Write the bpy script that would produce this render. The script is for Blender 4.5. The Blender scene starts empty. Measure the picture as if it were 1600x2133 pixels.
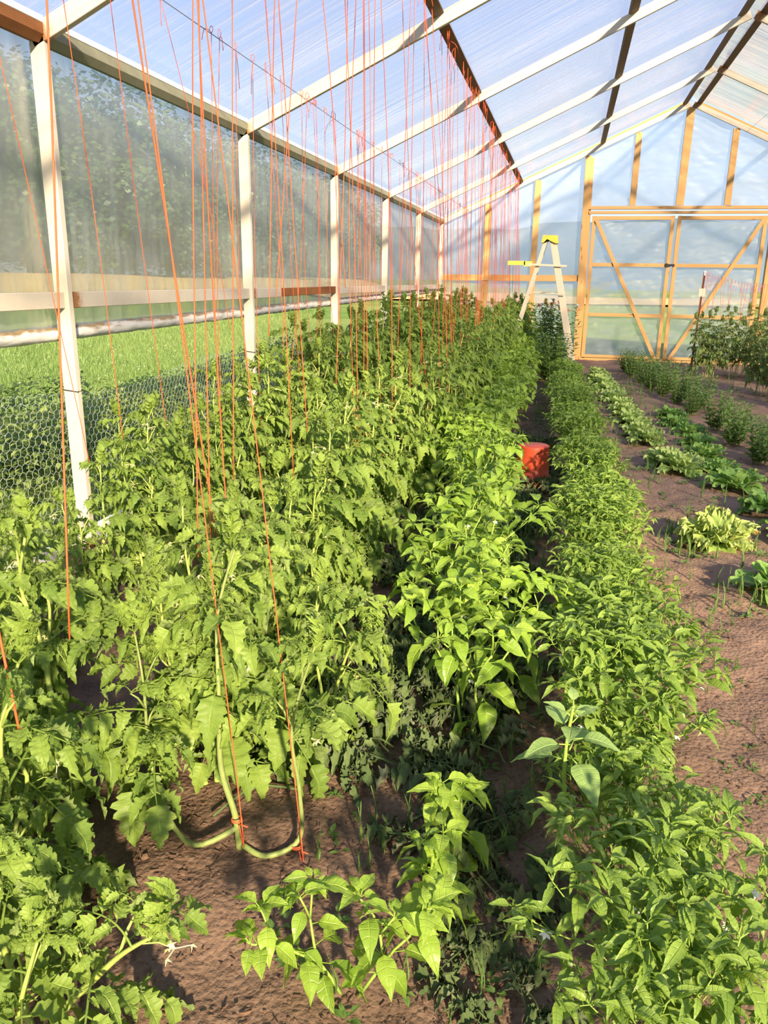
import bpy, math, random
import numpy as np
from mathutils import Matrix, Vector

# ------------------------------------------------------------------ camera, sky, sun, exposure
SC = bpy.context.scene
COL = SC.collection
F_PX, TILT, YAW, ROLL, EYE = 1644.0, .287, .219, .015, 1.6
_fw = np.array([-math.sin(YAW)*math.cos(TILT), math.cos(YAW)*math.cos(TILT), -math.sin(TILT)])
_r0 = np.array([math.cos(YAW), math.sin(YAW), 0.0]); _u0 = np.cross(_r0, _fw)
_rt = _r0*math.cos(ROLL)+_u0*math.sin(ROLL); _up = _u0*math.cos(ROLL)-_r0*math.sin(ROLL)
cd = bpy.data.cameras.new('camera'); cam = bpy.data.objects.new('camera', cd); COL.objects.link(cam)
cd.sensor_fit = 'HORIZONTAL'; cd.sensor_width = 36.0; cd.lens = 36.0*F_PX/1600; cd.clip_end = 600; cd.clip_start = .05
m = Matrix.Identity(4)
for i in range(3):
    m[i][0], m[i][1], m[i][2] = _rt[i], _up[i], -_fw[i]
m[2][3] = EYE
cam.matrix_world = m
SC.camera = cam

SUN_EL, SUN_AZ = math.radians(23), math.radians(29)   # azimuth from straight behind the camera towards the right
SUN_STRENGTH, SKY_STRENGTH, EXPOSURE = 15.5, 1.0, 0.38
SC.view_settings.view_transform = 'Standard'; SC.view_settings.look = 'None'
SC.view_settings.gamma = 1.0; SC.view_settings.exposure = EXPOSURE
SC.view_settings.use_curve_mapping = False
cy = SC.cycles
cy.max_bounces = 7; cy.diffuse_bounces = 3; cy.glossy_bounces = 2; cy.transmission_bounces = 4
cy.transparent_max_bounces = 10; cy.caustics_reflective = False; cy.caustics_refractive = False
cy.use_adaptive_sampling = True; cy.adaptive_threshold = .03
cy.use_denoising = True; cy.sample_clamp_indirect = 4.0

sl = bpy.data.lights.new('sun', 'SUN'); sun = bpy.data.objects.new('sun', sl); COL.objects.link(sun)
sl.energy = SUN_STRENGTH; sl.color = (1.0, .80, .55); sl.angle = math.radians(2.5)
_sd = Vector((math.sin(SUN_AZ)*math.cos(SUN_EL), -math.cos(SUN_AZ)*math.cos(SUN_EL), math.sin(SUN_EL)))
sun.rotation_euler = _sd.to_track_quat('Z', 'Y').to_euler(); sun.location = _sd*40

wd = bpy.data.worlds.new('world'); SC.world = wd; wd.use_nodes = True
_n = wd.node_tree.nodes; _l = wd.node_tree.links; _n.clear()
_tc = _n.new('ShaderNodeTexCoord'); _sx = _n.new('ShaderNodeSeparateXYZ'); _rp = _n.new('ShaderNodeValToRGB')
_bg = _n.new('ShaderNodeBackground'); _wo = _n.new('ShaderNodeOutputWorld')
_l.new(_tc.outputs['Generated'], _sx.inputs[0]); _l.new(_sx.outputs['Z'], _rp.inputs[0])
_e = _rp.color_ramp.elements
_e[0].position = 0.0; _e[0].color = (.66, .76, .90, 1)
_e[1].position = 1.0; _e[1].color = (.20, .31, .66, 1)
_x = _rp.color_ramp.elements.new(.12); _x.color = (.62, .76, .95, 1)
_x = _rp.color_ramp.elements.new(.40); _x.color = (.29, .41, .78, 1)
_l.new(_rp.outputs[0], _bg.inputs[0]); _bg.inputs[1].default_value = SKY_STRENGTH
_l.new(_bg.outputs[0], _wo.inputs[0])

# ------------------------------------------------------------------ mesh helpers
rng = np.random.default_rng(7); random.seed(7)
PI = math.pi

class G:
    """collects quads with per-vertex leaf coordinates and a tint"""
    def __init__(s): s.V = []; s.F = []; s.A = []; s.n = 0
    def add(s, V, F, A=None, tint=None):
        V = np.asarray(V, float); F = np.asarray(F, int)
        if A is None: A = np.zeros((len(V), 3)); A[:, 2] = .5
        else: A = np.array(A, float)
        if tint is not None: A[:, 2] = tint
        s.V.append(V); s.F.append(F+s.n); s.A.append(A); s.n += len(V); return s
    def arrays(s): return np.concatenate(s.V), np.concatenate(s.F), np.concatenate(s.A)
    def mesh(s, name, mat, smooth=True):
        V, F, A = s.arrays()
        me = bpy.data.meshes.new(name)
        me.vertices.add(len(V)); me.vertices.foreach_set('co', V.astype(np.float32).ravel())
        tri = F[:, 2] == F[:, 3]
        cnt = np.where(tri, 3, 4); st = np.concatenate([[0], np.cumsum(cnt)[:-1]])
        me.loops.add(int(cnt.sum())); me.polygons.add(len(F))
        mask = np.ones(F.shape, bool); mask[tri, 3] = False
        me.loops.foreach_set('vertex_index', F[mask].astype(np.int32))
        me.polygons.foreach_set('loop_start', st.astype(np.int32))
        me.polygons.foreach_set('use_smooth', np.full(len(F), smooth))
        for k, nm in enumerate(('lu', 'lv', 'tint')):
            at = me.attributes.new(nm, 'FLOAT', 'POINT'); at.data.foreach_set('value', A[:, k].astype(np.float32))
        me.update(calc_edges=True); me.materials.append(mat)
        return me
    def build(s, name, mat, parent=None, loc=(0, 0, 0), smooth=True, **tags):
        o = bpy.data.objects.new(name, s.mesh(name, mat, smooth)); COL.objects.link(o)
        o.location = loc; o.parent = parent
        for k, v in tags.items(): o[k] = v
        return o

def empty(name, loc, **tags):
    o = bpy.data.objects.new(name, None); COL.objects.link(o); o.location = loc; o.empty_display_size = .1
    for k, v in tags.items(): o[k] = v
    return o

def clone(root, loc, rz=0., sc=1., small=False, **tags):
    r = root.copy(); COL.objects.link(r); r.location = loc; r.rotation_euler = (0, 0, rz); r.scale = (sc, sc, sc)
    for k, v in tags.items(): r[k] = v
    for ch in list(root.children):
        if small and ch.name.split('.')[0] in ('flower_truss', 'blossom'): continue
        c = ch.copy(); COL.objects.link(c); c.parent = r
        for g in list(ch.children):
            d = g.copy(); COL.objects.link(d); d.parent = c
    return r

def gridF(n, m):
    a = np.arange(n*m).reshape(n, m)
    return np.stack([a[:-1, :-1], a[:-1, 1:], a[1:, 1:], a[1:, :-1]], -1).reshape(-1, 4)

def unit(v):
    v = np.asarray(v, float); return v/(np.linalg.norm(v)+1e-12)

def tube(P, R, k=6, cap=True):
    P = np.asarray(P, float); n = len(P)
    R = np.full(n, R) if np.isscalar(R) else np.asarray(R, float)
    T = np.gradient(P, axis=0); T /= np.linalg.norm(T, axis=1)[:, None]+1e-12
    a = np.array([0, 0, 1.]) if abs(T[0, 2]) < .9 else np.array([1., 0, 0])
    nn = unit(np.cross(T[0], a)); V = []
    ang = np.arange(k)*2*PI/k
    for i in range(n):
        nn = unit(nn-T[i]*(nn@T[i])); b = np.cross(T[i], nn)
        V.append(P[i]+R[i]*(np.cos(ang)[:, None]*nn+np.sin(ang)[:, None]*b))
    V = np.concatenate(V)
    a = np.arange(n*k).reshape(n, k); b = np.roll(a, -1, 1)
    F = np.stack([a[:-1], b[:-1], b[1:], a[1:]], -1).reshape(-1, 4)
    if cap:
        V = np.concatenate([V, P[:1], P[-1:]]); c0, c1 = n*k, n*k+1
        F = np.concatenate([F, np.stack([b[0], a[0], np.full(k, c0), np.full(k, c0)], -1),
                            np.stack([a[-1], b[-1], np.full(k, c1), np.full(k, c1)], -1)])
    return V, F

def frame(d, n):
    y = unit(d); z = np.asarray(n, float)-y*(np.asarray(n, float)@y)
    if np.linalg.norm(z) < 1e-4: z = np.cross(y, [1, .3, .2])
    z = unit(z); x = np.cross(y, z)
    return np.stack([x, y, z])            # row vectors: local xyz -> world

def boxV(x0, x1, y0, y1, z0, z1):
    V = np.array([[x, y, z] for x in (x0, x1) for y in (y0, y1) for z in (z0, z1)], float)
    F = np.array([[0, 1, 3, 2], [4, 6, 7, 5], [0, 4, 5, 1], [2, 3, 7, 6], [0, 2, 6, 4], [1, 5, 7, 3]])
    return V, F

def prism(prof, L, x0=0.):
    """profile (y, z) extruded along +x with end fans"""
    p = np.asarray(prof, float); k = len(p)
    V = np.concatenate([np.c_[np.full(k, x0), p], np.c_[np.full(k, L), p], [[x0, *p.mean(0)], [L, *p.mean(0)]]])
    i = np.arange(k); j = (i+1) % k
    F = np.concatenate([np.stack([i, j, j+k, i+k], -1), np.stack([j, i, np.full(k, 2*k), np.full(k, 2*k)], -1),
                        np.stack([i+k, j+k, np.full(k, 2*k+1), np.full(k, 2*k+1)], -1)])
    return V, F

def chamfer(w, h, c):
    a, b = w/2, h/2
    return [(-a+c, -b), (a-c, -b), (a, -b+c), (a, b-c), (a-c, b), (-a+c, b), (-a, b-c), (-a, -b+c)]

def bar(name, p0, p1, w, h, mat, up=(0, 0, 1), parent=None, prof=None, c=.003, **tags):
    """straight member from p0 to p1; w across, h along 'up'; own local frame at p0"""
    p0 = Vector(p0); p1 = Vector(p1); L = (p1-p0).length
    x = (p1-p0).normalized(); z = Vector(up); z = (z-x*z.dot(x)).normalized(); y = z.cross(x)
    V, F = prism(prof if prof is not None else chamfer(w, h, c), L)
    g = G(); g.add(V, F)
    o = g.build(name, mat, smooth=False, **tags)
    mm = Matrix.Identity(4)
    for i in range(3): mm[i][0], mm[i][1], mm[i][2], mm[i][3] = x[i], y[i], z[i], p0[i]
    if parent is not None:
        o.parent = parent; o.matrix_parent_inverse = Matrix.Identity(4)
        o.matrix_basis = parent.matrix_basis.inverted() @ mm
    else: o.matrix_basis = mm
    return o

def vnoise(X, Y, s, seed=0):
    r = np.random.default_rng(seed); g = r.random((64, 64))
    x = X/s; y = Y/s; xi = np.floor(x).astype(int); yi = np.floor(y).astype(int); fx = x-xi; fy = y-yi
    fx = fx*fx*(3-2*fx); fy = fy*fy*(3-2*fy)
    a = g[xi % 64, yi % 64]; b = g[(xi+1) % 64, yi % 64]; c = g[xi % 64, (yi+1) % 64]; d = g[(xi+1) % 64, (yi+1) % 64]
    return (a*(1-fx)+b*fx)*(1-fy)+(c*(1-fx)+d*fx)*fy-.5

ONES = 'first second third fourth fifth sixth seventh eighth ninth tenth eleventh twelfth thirteenth fourteenth fifteenth sixteenth seventeenth eighteenth nineteenth'.split()
TENS = {2: ('twentieth', 'twenty'), 3: ('thirtieth', 'thirty'), 4: ('fortieth', 'forty'), 5: ('fiftieth', 'fifty'), 6: ('sixtieth', 'sixty'), 7: ('seventieth', 'seventy'), 8: ('eightieth', 'eighty'), 9: ('ninetieth', 'ninety')}
def nth(i):
    i += 1
    if i > 100: return 'hundred and '+nth(i-101)
    if i == 100: return 'hundredth'
    if i < 20: return ONES[i-1]
    t, o = divmod(i, 10)
    return TENS[t][0] if o == 0 else TENS[t][1]+'-'+ONES[o-1]

# ------------------------------------------------------------------ materials
class N:
    def __init__(s, name):
        s.m = bpy.data.materials.new(name); s.m.use_nodes = True
        s.t = s.m.node_tree; s.t.nodes.clear(); s.out = s.t.nodes.new('ShaderNodeOutputMaterial')
    def n(s, ty, **kw):
        o = s.t.nodes.new('ShaderNode'+ty)
        ins = kw.pop('i', {})
        for k, v in kw.items(): setattr(o, k, v)
        for k, v in ins.items():
            if hasattr(v, 'bl_idname') and 'Socket' in v.bl_idname: s.t.links.new(v, o.inputs[k])
            else: o.inputs[k].default_value = v
        return o
    def attr(s, nm): return s.n('Attribute', attribute_name=nm).outputs['Fac']
    def math(s, op, a, b=0., c=None, clamp=False):
        ii = {0: a, 1: b}
        if c is not None: ii[2] = c
        o = s.n('Math', operation=op, i=ii); o.use_clamp = clamp; return o.outputs[0]
    def mix(s, f, a, b, bt='MIX'):
        o = s.n('Mix', data_type='RGBA', blend_type=bt)
        for k, v in ((0, f), (6, a), (7, b)):
            if hasattr(v, 'bl_idname'): s.t.links.new(v, o.inputs[k])
            else: o.inputs[k].default_value = (*v, 1) if k > 0 and len(v) == 3 else v
        return o.outputs[2]
    def ramp(s, f, *st):
        o = s.n('ValToRGB', i={0: f}); e = o.color_ramp.elements
        for k, (p, c) in enumerate(st):
            if k < 2: x = e[k]; x.position = p
            else: x = e.new(p)
            x.color = (*c, 1) if not np.isscalar(c) else (c, c, c, 1)
        return o.outputs[0]
    def noise(s, vec=None, scale=5, detail=3, rough=.5, sc3=None, color=False):
        if sc3 is not None:
            mp = s.n('Mapping', i={'Vector': vec, 'Scale': sc3}); vec = mp.outputs[0]
        ii = {'Scale': scale, 'Detail': detail, 'Roughness': rough}
        if vec is not None: ii['Vector'] = vec
        return s.n('TexNoise', i=ii).outputs[1 if color else 0]
    def obj(s): return s.n('TexCoord').outputs['Object']
    def pos(s): return s.n('NewGeometry').outputs['Position']
    def bump(s, h, d, st=1.): return s.n('Bump', i={'Height': h, 'Distance': d, 'Strength': st}).outputs[0]
    def pr(s, col, rough=.6, spec=.3, normal=None, metal=0.):
        ii = {'Base Color': (*col, 1) if isinstance(col, tuple) and len(col) == 3 else col, 'Roughness': rough, 'Specular IOR Level': spec, 'Metallic': metal}
        if normal is not None: ii['Normal'] = normal
        return s.n('BsdfPrincipled', i=ii).outputs[0]
    def done(s, sh): s.t.links.new(sh, s.out.inputs[0]); return s.m

def leaf_mat(name, dark, light, under, transl, rough=.42, spec=.35, vein=.35, tr=.38, veins=7., blot=None):
    a = N(name); lu = a.attr('lu'); lv = a.attr('lv'); ti = a.attr('tint')
    rnd = a.n('ObjectInfo').outputs['Random']
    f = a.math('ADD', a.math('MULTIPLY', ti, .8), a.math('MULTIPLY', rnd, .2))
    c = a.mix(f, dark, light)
    au = a.math('ABSOLUTE', lu)
    mid = a.math('SUBTRACT', 1., a.math('MULTIPLY', au, 9.), clamp=True)
    ph = a.math('FRACT', a.math('MULTIPLY', a.math('SUBTRACT', lv, a.math('MULTIPLY', au, .13)), veins))
    side = a.math('SUBTRACT', 1., a.math('MULTIPLY', a.math('ABSOLUTE', a.math('SUBTRACT', ph, .5)), 9.), clamp=True)
    side = a.math('MULTIPLY', side, .55)
    vf = a.math('MULTIPLY', a.math('MAXIMUM', mid, side), vein)
    leaf_only = a.math('GREATER_THAN', lv, .0001)
    vf = a.math('MULTIPLY', vf, leaf_only)
    c = a.mix(vf, c, tuple(min(1, x*1.5+.06) for x in light))
    if blot:
        b = a.ramp(a.noise(a.obj(), 9, 2), (.62, 0.), (.72, 1.)); c = a.mix(b, c, blot)
    bf = a.n('NewGeometry').outputs['Backfacing']
    cu = a.mix(bf, c, a.mix(.6, c, under))
    h = a.math('SUBTRACT', a.math('MULTIPLY', a.noise(a.obj(), 60, 2), .6), a.math('MULTIPLY', a.math('MAXIMUM', mid, side), .8))
    nb = a.bump(h, .004, .6)
    p = a.pr(cu, rough, spec, nb)
    t = a.n('BsdfTranslucent', i={'Color': a.mix(.5, a.mix(1., c, tuple(transl), 'MULTIPLY'), tuple(transl)), 'Normal': nb}).outputs[0]
    return a.done(a.n('MixShader', i={0: tr, 1: p, 2: t}).outputs[0])

M = {}
M['tomato_leaf'] = leaf_mat('tomato_leaf', (.075, .155, .028), (.29, .41, .075), (.30, .39, .17), (.40, .60, .06), rough=.5, spec=.3, vein=.24)
M['tomato_leaf_far'] = leaf_mat('dusky_tomato_leaf', (.10, .17, .05), (.28, .37, .11), (.25, .33, .16), (.33, .50, .08), rough=.55)
M['pepper_leaf'] = leaf_mat('pepper_leaf', (.10, .22, .025), (.37, .53, .07), (.34, .46, .13), (.55, .78, .06), rough=.36, spec=.45, veins=5.)
M['chili_leaf'] = leaf_mat('chili_leaf', (.075, .165, .028), (.35, .50, .085), (.26, .40, .13), (.42, .66, .06), rough=.36, spec=.45, vein=.2, veins=5.)
M['weed_leaf'] = leaf_mat('weed_leaf', (.20, .36, .09), (.34, .50, .16), (.35, .5, .2), (.45, .66, .12), rough=.5, veins=9., vein=.5)
M['lettuce_leaf'] = leaf_mat('lettuce_leaf', (.17, .33, .06), (.58, .70, .26), (.48, .6, .25), (.6, .8, .18), rough=.42, vein=.12, veins=5.)
M['lettuce_green'] = leaf_mat('green_lettuce_leaf', (.09, .23, .045), (.30, .48, .12), (.33, .48, .16), (.4, .66, .1), rough=.42, vein=.12)
M['lettuce_yellow'] = leaf_mat('yellow_lettuce_leaf', (.18, .34, .06), (.60, .70, .22), (.5, .62, .26), (.8, .9, .2), rough=.42, vein=.1, blot=(.42, .22, .07))
M['herb_leaf'] = leaf_mat('herb_leaf', (.10, .20, .045), (.31, .46, .13), (.28, .42, .16), (.3, .5, .1), rough=.5, vein=0)
M['wilted'] = leaf_mat('wilted_leaf', (.045, .08, .03), (.16, .215, .085), (.24, .27, .19), (.10, .15, .05), rough=.8, spec=.1, tr=.15, vein=.15)
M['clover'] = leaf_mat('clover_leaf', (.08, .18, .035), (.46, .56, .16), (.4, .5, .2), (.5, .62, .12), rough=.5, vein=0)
M['grass'] = leaf_mat('grass_blade', (.05, .11, .028), (.20, .31, .08), (.2, .28, .1), (.2, .34, .06), rough=.55, vein=0)
M['tree_leaf'] = leaf_mat('tree_leaf', (.03, .07, .02), (.09, .16, .045), (.1, .15, .07), (.1, .18, .04), vein=0, tr=.25)

def stem_mat(name, c0, c1, rough=.5):
    a = N(name); n = a.noise(a.obj(), 30, 3); return a.done(a.pr(a.mix(n, c0, c1), rough, .3, a.bump(a.noise(a.obj(), 120, 2), .002, .5)))
M['tomato_stem'] = stem_mat('tomato_stem', (.25, .36, .065), (.44, .52, .15))
M['old_stem'] = stem_mat('old_tomato_stem', (.13, .18, .05), (.28, .34, .11))
M['yellow_stem'] = stem_mat('yellow_stem', (.45, .45, .14), (.55, .50, .22))
M['pepper_stem'] = stem_mat('pepper_stem', (.18, .32, .05), (.34, .48, .10))
M['herb_stem'] = stem_mat('herb_stem', (.14, .24, .06), (.24, .34, .1))
M['bark'] = stem_mat('bark', (.06, .045, .03), (.12, .09, .06), .9)

def plain(name, col, rough=.6, spec=.3, var=.15, scale=20, metal=0.):
    a = N(name); n = a.noise(a.obj(), scale, 4)
    return a.done(a.pr(a.mix(n, tuple(x*(1-var) for x in col), tuple(min(1, x*(1+var)) for x in col)), rough, spec, a.bump(n, .001, .4), metal))
M['white_petal'] = plain('white_petal', (.85, .83, .78)); M['yellow_petal'] = plain('yellow_petal', (.85, .58, .05))
M['pale_petal'] = plain('pale_yellow_petal', (.84, .76, .38)); M['pink_petal'] = plain('pink_petal', (.82, .42, .32)); M['orange_petal'] = plain('orange_petal', (.85, .35, .05))
M['green_tomato'] = plain('green_tomato', (.45, .58, .16), .22, .5, .1, 6)
M['string'] = plain('orange_twine', (.80, .12, .045), .6, .2, .2, 200)
M['wire'] = plain('galvanised_wire', (.32, .36, .36), .45, .5, .2, 60, .6)
M['mesh_wire'] = plain('mesh_wire', (.55, .62, .60), .5, .5, .1, 60, .2)
M['dark_wire'] = plain('dark_wire', (.10, .10, .12), .5, .4)
M['black'] = plain('black_plastic', (.02, .02, .022), .4, .4)
M['yellow_plastic'] = plain('yellow_ladder_plastic', (.80, .58, .08), .5, .3, .2, 14)
M['yellow_tray'] = plain('yellow_tray_plastic', (.82, .72, .10), .5, .3)
M['red_plastic'] = plain('red_bucket_plastic', (.52, .075, .03), .42, .35, .12, 8)
M['white_board'] = plain('white_board', (.78, .80, .82), .5, .3, .06, 6)

def steel():
    a = N('cream_painted_steel'); p = a.obj(); w = a.n('ObjectInfo').outputs['Random']
    c = a.mix(a.noise(p, 4, 4), (.50, .45, .37), (.64, .59, .50))
    sp = a.ramp(a.noise(p, 130, 2, .6), (.66, 0.), (.72, 1.))
    c = a.mix(a.math('MULTIPLY', sp, .65), c, (.22, .16, .09))
    x = a.n('SeparateXYZ', i={0: p}).outputs[0]
    d = a.math('ABSOLUTE', x)
    r = a.math('SUBTRACT', a.math('ADD', .07, a.math('MULTIPLY', a.noise(p, 35, 4, .7), .14)), d)
    r = a.math('MULTIPLY', r, 14., clamp=True)
    c = a.mix(r, c, a.mix(a.noise(p, 60, 2), (.16, .055, .02), (.42, .20, .07)))
    return a.done(a.pr(c, .55, .35, a.bump(a.noise(p, 90, 3), .0008, .5)))
M['steel'] = steel()
M['rust'] = plain('rusty_weld', (.10, .04, .018), .85, .2, .6, 60)
M['eave'] = plain('shade_toned_eave_steel', (.26, .26, .19), .6, .3, .18, 12)  # olive-grey includes the shade on the beam's lower inner face
M['brown_steel'] = plain('brown_primer_steel', (.22, .09, .035), .7, .2, .25, 20)

def wood(name, c0, c1, knot=(.25, .10, .03)):
    a = N(name); p = a.obj()
    rnd = a.n('ObjectInfo').outputs['Random']
    off = a.n('VectorMath', operation='ADD', i={0: p, 1: a.n('CombineXYZ', i={0: a.math('MULTIPLY', rnd, 37.), 1: rnd, 2: rnd}).outputs[0]}).outputs[0]
    g = a.noise(off, 1, 5, .6, (1.4, 34, 34)); g2 = a.noise(off, 1, 2, .5, (.8, 6, 6))
    c = a.mix(g, c0, c1); c = a.mix(a.math('MULTIPLY', g2, .5), c, tuple(x*1.15 for x in c1))
    v = a.n('TexVoronoi', i={'Vector': a.n('Mapping', i={'Vector': off, 'Scale': (2.2, 9, 9)}).outputs[0], 'Scale': 1.}).outputs[0]
    k = a.ramp(v, (.07, 1.), (.15, 0.)); c = a.mix(a.math('MULTIPLY', k, .8), c, knot)
    return a.done(a.pr(c, .65, .25, a.bump(g, .001, .5)))
M['pine'] = wood('orange_pine', (.46, .245, .085), (.64, .39, .16))
M['brown_wood'] = wood('weathered_brown_wood', (.085, .048, .026), (.17, .10, .055))
M['old_wood'] = wood('pale_old_wood', (.46, .39, .29), (.66, .58, .45), (.3, .2, .12))

def film(name, haze, blur=None, tint=(.93, .96, .97), streak=(1, 1, 1), gloss=.5, hz=(.15, .6), glow=(.82, .86, .88)):
    a = N(name); p = a.pos()
    n1 = a.noise(p, 1, 3, .55, streak); n2 = a.noise(p, .6, 2)
    h = a.n('MapRange', i={0: n1, 1: .35, 2: .75, 3: hz[0], 4: hz[1]}).outputs[0]
    h = a.math('ADD', h, a.math('MULTIPLY', a.math('SUBTRACT', n2, .5), .6), clamp=True)
    nb = a.bump(n1, .012, .8)
    tr = a.n('BsdfTransparent', i={0: (*tint, 1)}).outputs[0]
    if blur:
        rf = a.n('BsdfRefraction', i={'Color': (*tint, 1), 'Roughness': blur, 'IOR': 1.08}).outputs[0]
        tr = a.n('MixShader', i={0: .45, 1: tr, 2: rf}).outputs[0]
    tl = a.n('BsdfTranslucent', i={0: (*glow, 1), 'Normal': nb}).outputs[0]
    df = a.n('BsdfDiffuse', i={0: (*glow, 1), 'Normal': nb}).outputs[0]
    hz_ = a.n('MixShader', i={0: .4, 1: tl, 2: df}).outputs[0]
    s = a.n('MixShader', i={0: h, 1: tr, 2: hz_}).outputs[0]
    gl = a.n('BsdfGlossy', i={0: (1, 1, 1, 1), 'Roughness': .18 if blur is None else .42, 'Normal': nb}).outputs[0]
    fr = a.math('MULTIPLY', a.n('Fresnel', i={'IOR': 1.45, 'Normal': nb}).outputs[0], gloss)
    return a.done(a.n('MixShader', i={0: fr, 1: s, 2: gl}).outputs[0])
M['roof_film'] = film('roof_film', .3, None, (.93, .95, .99), (.7, 16, .7), .6, (.0, .58), (.80, .86, .95))  # streaked haze stands in for white glints along the wrinkles
M['side_film'] = film('side_film', .5, .62, (.86, .92, .89), (3, 9, .5), .22, (.24, .60), (.40, .46, .43))
M['gable_film'] = film('gable_film', .4, .5, (.93, .96, .99), (1.2, 1, 2.6), .40, (.30, .58), (.72, .80, .86))
M['sun_dimming_film'] = film('sun_dimming_film', .2, None, (.85, .85, .85), (1, 1, 1), .3, (.26, .36))  # grey tint and haze dim the sun near the camera

def roll_mat():
    a = N('dirty_rolled_film'); p = a.obj(); z = a.n('SeparateXYZ', i={0: p}).outputs[2]
    n = a.noise(p, 1, 4, .6, (14, 5, 20))
    nz = a.n('SeparateXYZ', i={0: a.n('NewGeometry').outputs['Normal']}).outputs[2]
    d = a.math('MULTIPLY', a.math('SUBTRACT', a.math('MULTIPLY', a.math('SUBTRACT', n, .5), 2.6), a.math('SUBTRACT', .25, nz)), 2.2, clamp=True)
    c = a.mix(d, (.66, .66, .66), a.mix(a.noise(p, 30, 3), (.16, .11, .05), (.36, .28, .15)))
    return a.done(a.pr(c, .35, .5, a.bump(n, .01, .8)))
M['roll'] = roll_mat()

def soil():
    a = N('soil'); p = a.pos()
    big = a.noise(p, .9, 3); mid = a.noise(p, 9, 4, .6); fine = a.noise(p, 70, 3, .7)
    c = a.mix(a.ramp(mid, (.35, 0.), (.65, 1.)), (.07, .042, .030), (.165, .105, .072))
    c = a.mix(a.ramp(big, (.42, 0.), (.62, .75)), c, (.20, .135, .095))
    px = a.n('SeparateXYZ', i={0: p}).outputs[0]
    dry = a.math('MULTIPLY', a.math('SUBTRACT', px, .42), 4., clamp=True)  # soil colour turns lighter to the right of the planted beds
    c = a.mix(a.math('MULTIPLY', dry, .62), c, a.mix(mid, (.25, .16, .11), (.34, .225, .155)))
    v = a.n('TexVoronoi', i={'Vector': p, 'Scale': 55.}).outputs[0]
    c = a.mix(a.ramp(fine, (.3, 0.), (.75, 1.)), c, a.mix(.35, c, (.36, .25, .18)))
    h = a.math('ADD', a.math('MULTIPLY', fine, .6), a.math('ADD', mid, a.math('MULTIPLY', v, -.5)))
    return a.done(a.pr(c, .95, .1, a.bump(h, .011, .8)))
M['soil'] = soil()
M['clod'] = plain('soil_clod', (.15, .095, .065), .95, .1, .5, 3)
M['chip'] = plain('bark_chip', (.13, .08, .055), .9, .1, .6, 3)
def lawn():
    a = N('lawn_ground'); p = a.pos()
    c = a.mix(a.noise(p, 1.5, 5), (.055, .13, .025), (.17, .28, .06))
    c = a.mix(a.ramp(a.noise(p, .12, 3), (.4, 0.), (.65, .6)), c, (.34, .34, .12))
    return a.done(a.pr(c, .95, .1, a.bump(a.noise(p, 12, 4), .06, .8)))
M['lawn'] = lawn()
def fieldm():
    a = N('dry_field'); p = a.pos()
    return a.done(a.pr(a.mix(a.noise(p, .5, 4), (.46, .32, .14), (.64, .45, .21)), .95, .1))
M['field'] = fieldm()
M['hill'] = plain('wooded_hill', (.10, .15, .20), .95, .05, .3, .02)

# ------------------------------------------------------------------ the building
D = 17.72; DY = 2.726; XL = -2.776; XR = 6.828; XC = 2.026; ZE = 2.82; SL = .452; YB = -1.4
def roofz(x): return ZE+SL*((x-XL) if x <= XC else (XR-x))
PY = [D-DY*k for k in range(0, 8)]       # frame stations, far to near; [5] = 4.09, [6] = 1.36, [7] = -1.37

# ground inside
xs = np.arange(-2.95, 7.05, .035); ys = np.concatenate([np.arange(-1.6, 9, .03), np.arange(9, 18.0, .06)])
X, Y = np.meshgrid(xs, ys)
def soil_z(X, Y):
    X = np.asarray(X, float); Y = np.asarray(Y, float)
    z = .05*vnoise(X, Y, .9, 1)+.03*vnoise(X, Y, .22, 2)+.018*vnoise(X, Y, .07, 3)
    bed = -.02*np.exp(-((X-.78)/.22)**2)+.02*np.exp(-((X+.6)/.5)**2)+.02*np.exp(-((X-1.1)/.25)**2)
    return z*np.where(Y > 9, .7, 1)+bed
Z = soil_z(X, Y)+.006*vnoise(X+.3*Y, Y-.4*X, .045, 5)
g = G(); g.add(np.stack([X, Y, Z], -1).reshape(-1, 3), gridF(len(ys), len(xs)))
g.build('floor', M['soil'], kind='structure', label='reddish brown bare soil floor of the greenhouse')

# ground outside
def outer_z(X, Y):
    r = np.hypot(X-2, Y-8)
    z = -.05+.25*vnoise(X, Y, 14, 11)*np.clip((r-12)/20, 0, 1)
    d = np.clip((-X-18)/9, 0, 1); return z+d*d*(3-2*d)*1.5
xs = np.concatenate([np.linspace(-160, -46, 24), np.arange(-45, 30, .9), np.linspace(31, 160, 20)])
ys = np.concatenate([np.linspace(-60, -8, 12), np.arange(-7, 60, .9), np.linspace(62, 420, 24)])
X, Y = np.meshgrid(xs, ys); Z = outer_z(X, Y)
inside = (X > -2.7) & (X < 6.7) & (Y > -1.2) & (Y < 17.5); Z = np.where(inside, -.35, Z)
g = G(); g.add(np.stack([X, Y, Z], -1).reshape(-1, 3), gridF(len(ys), len(xs)))
g.build('lawn', M['lawn'], kind='structure')
X, Y = np.meshgrid(np.linspace(-44, -21.5, 23), np.linspace(-25, 75, 60))
g = G(); g.add(np.stack([X, Y, outer_z(X, Y)+.06+.1*vnoise(X, Y, 4, 3)], -1).reshape(-1, 3), gridF(60, 23))
g.build('dry_field', M['field'], kind='structure', label='tan dry field beyond the lawn')
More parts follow.
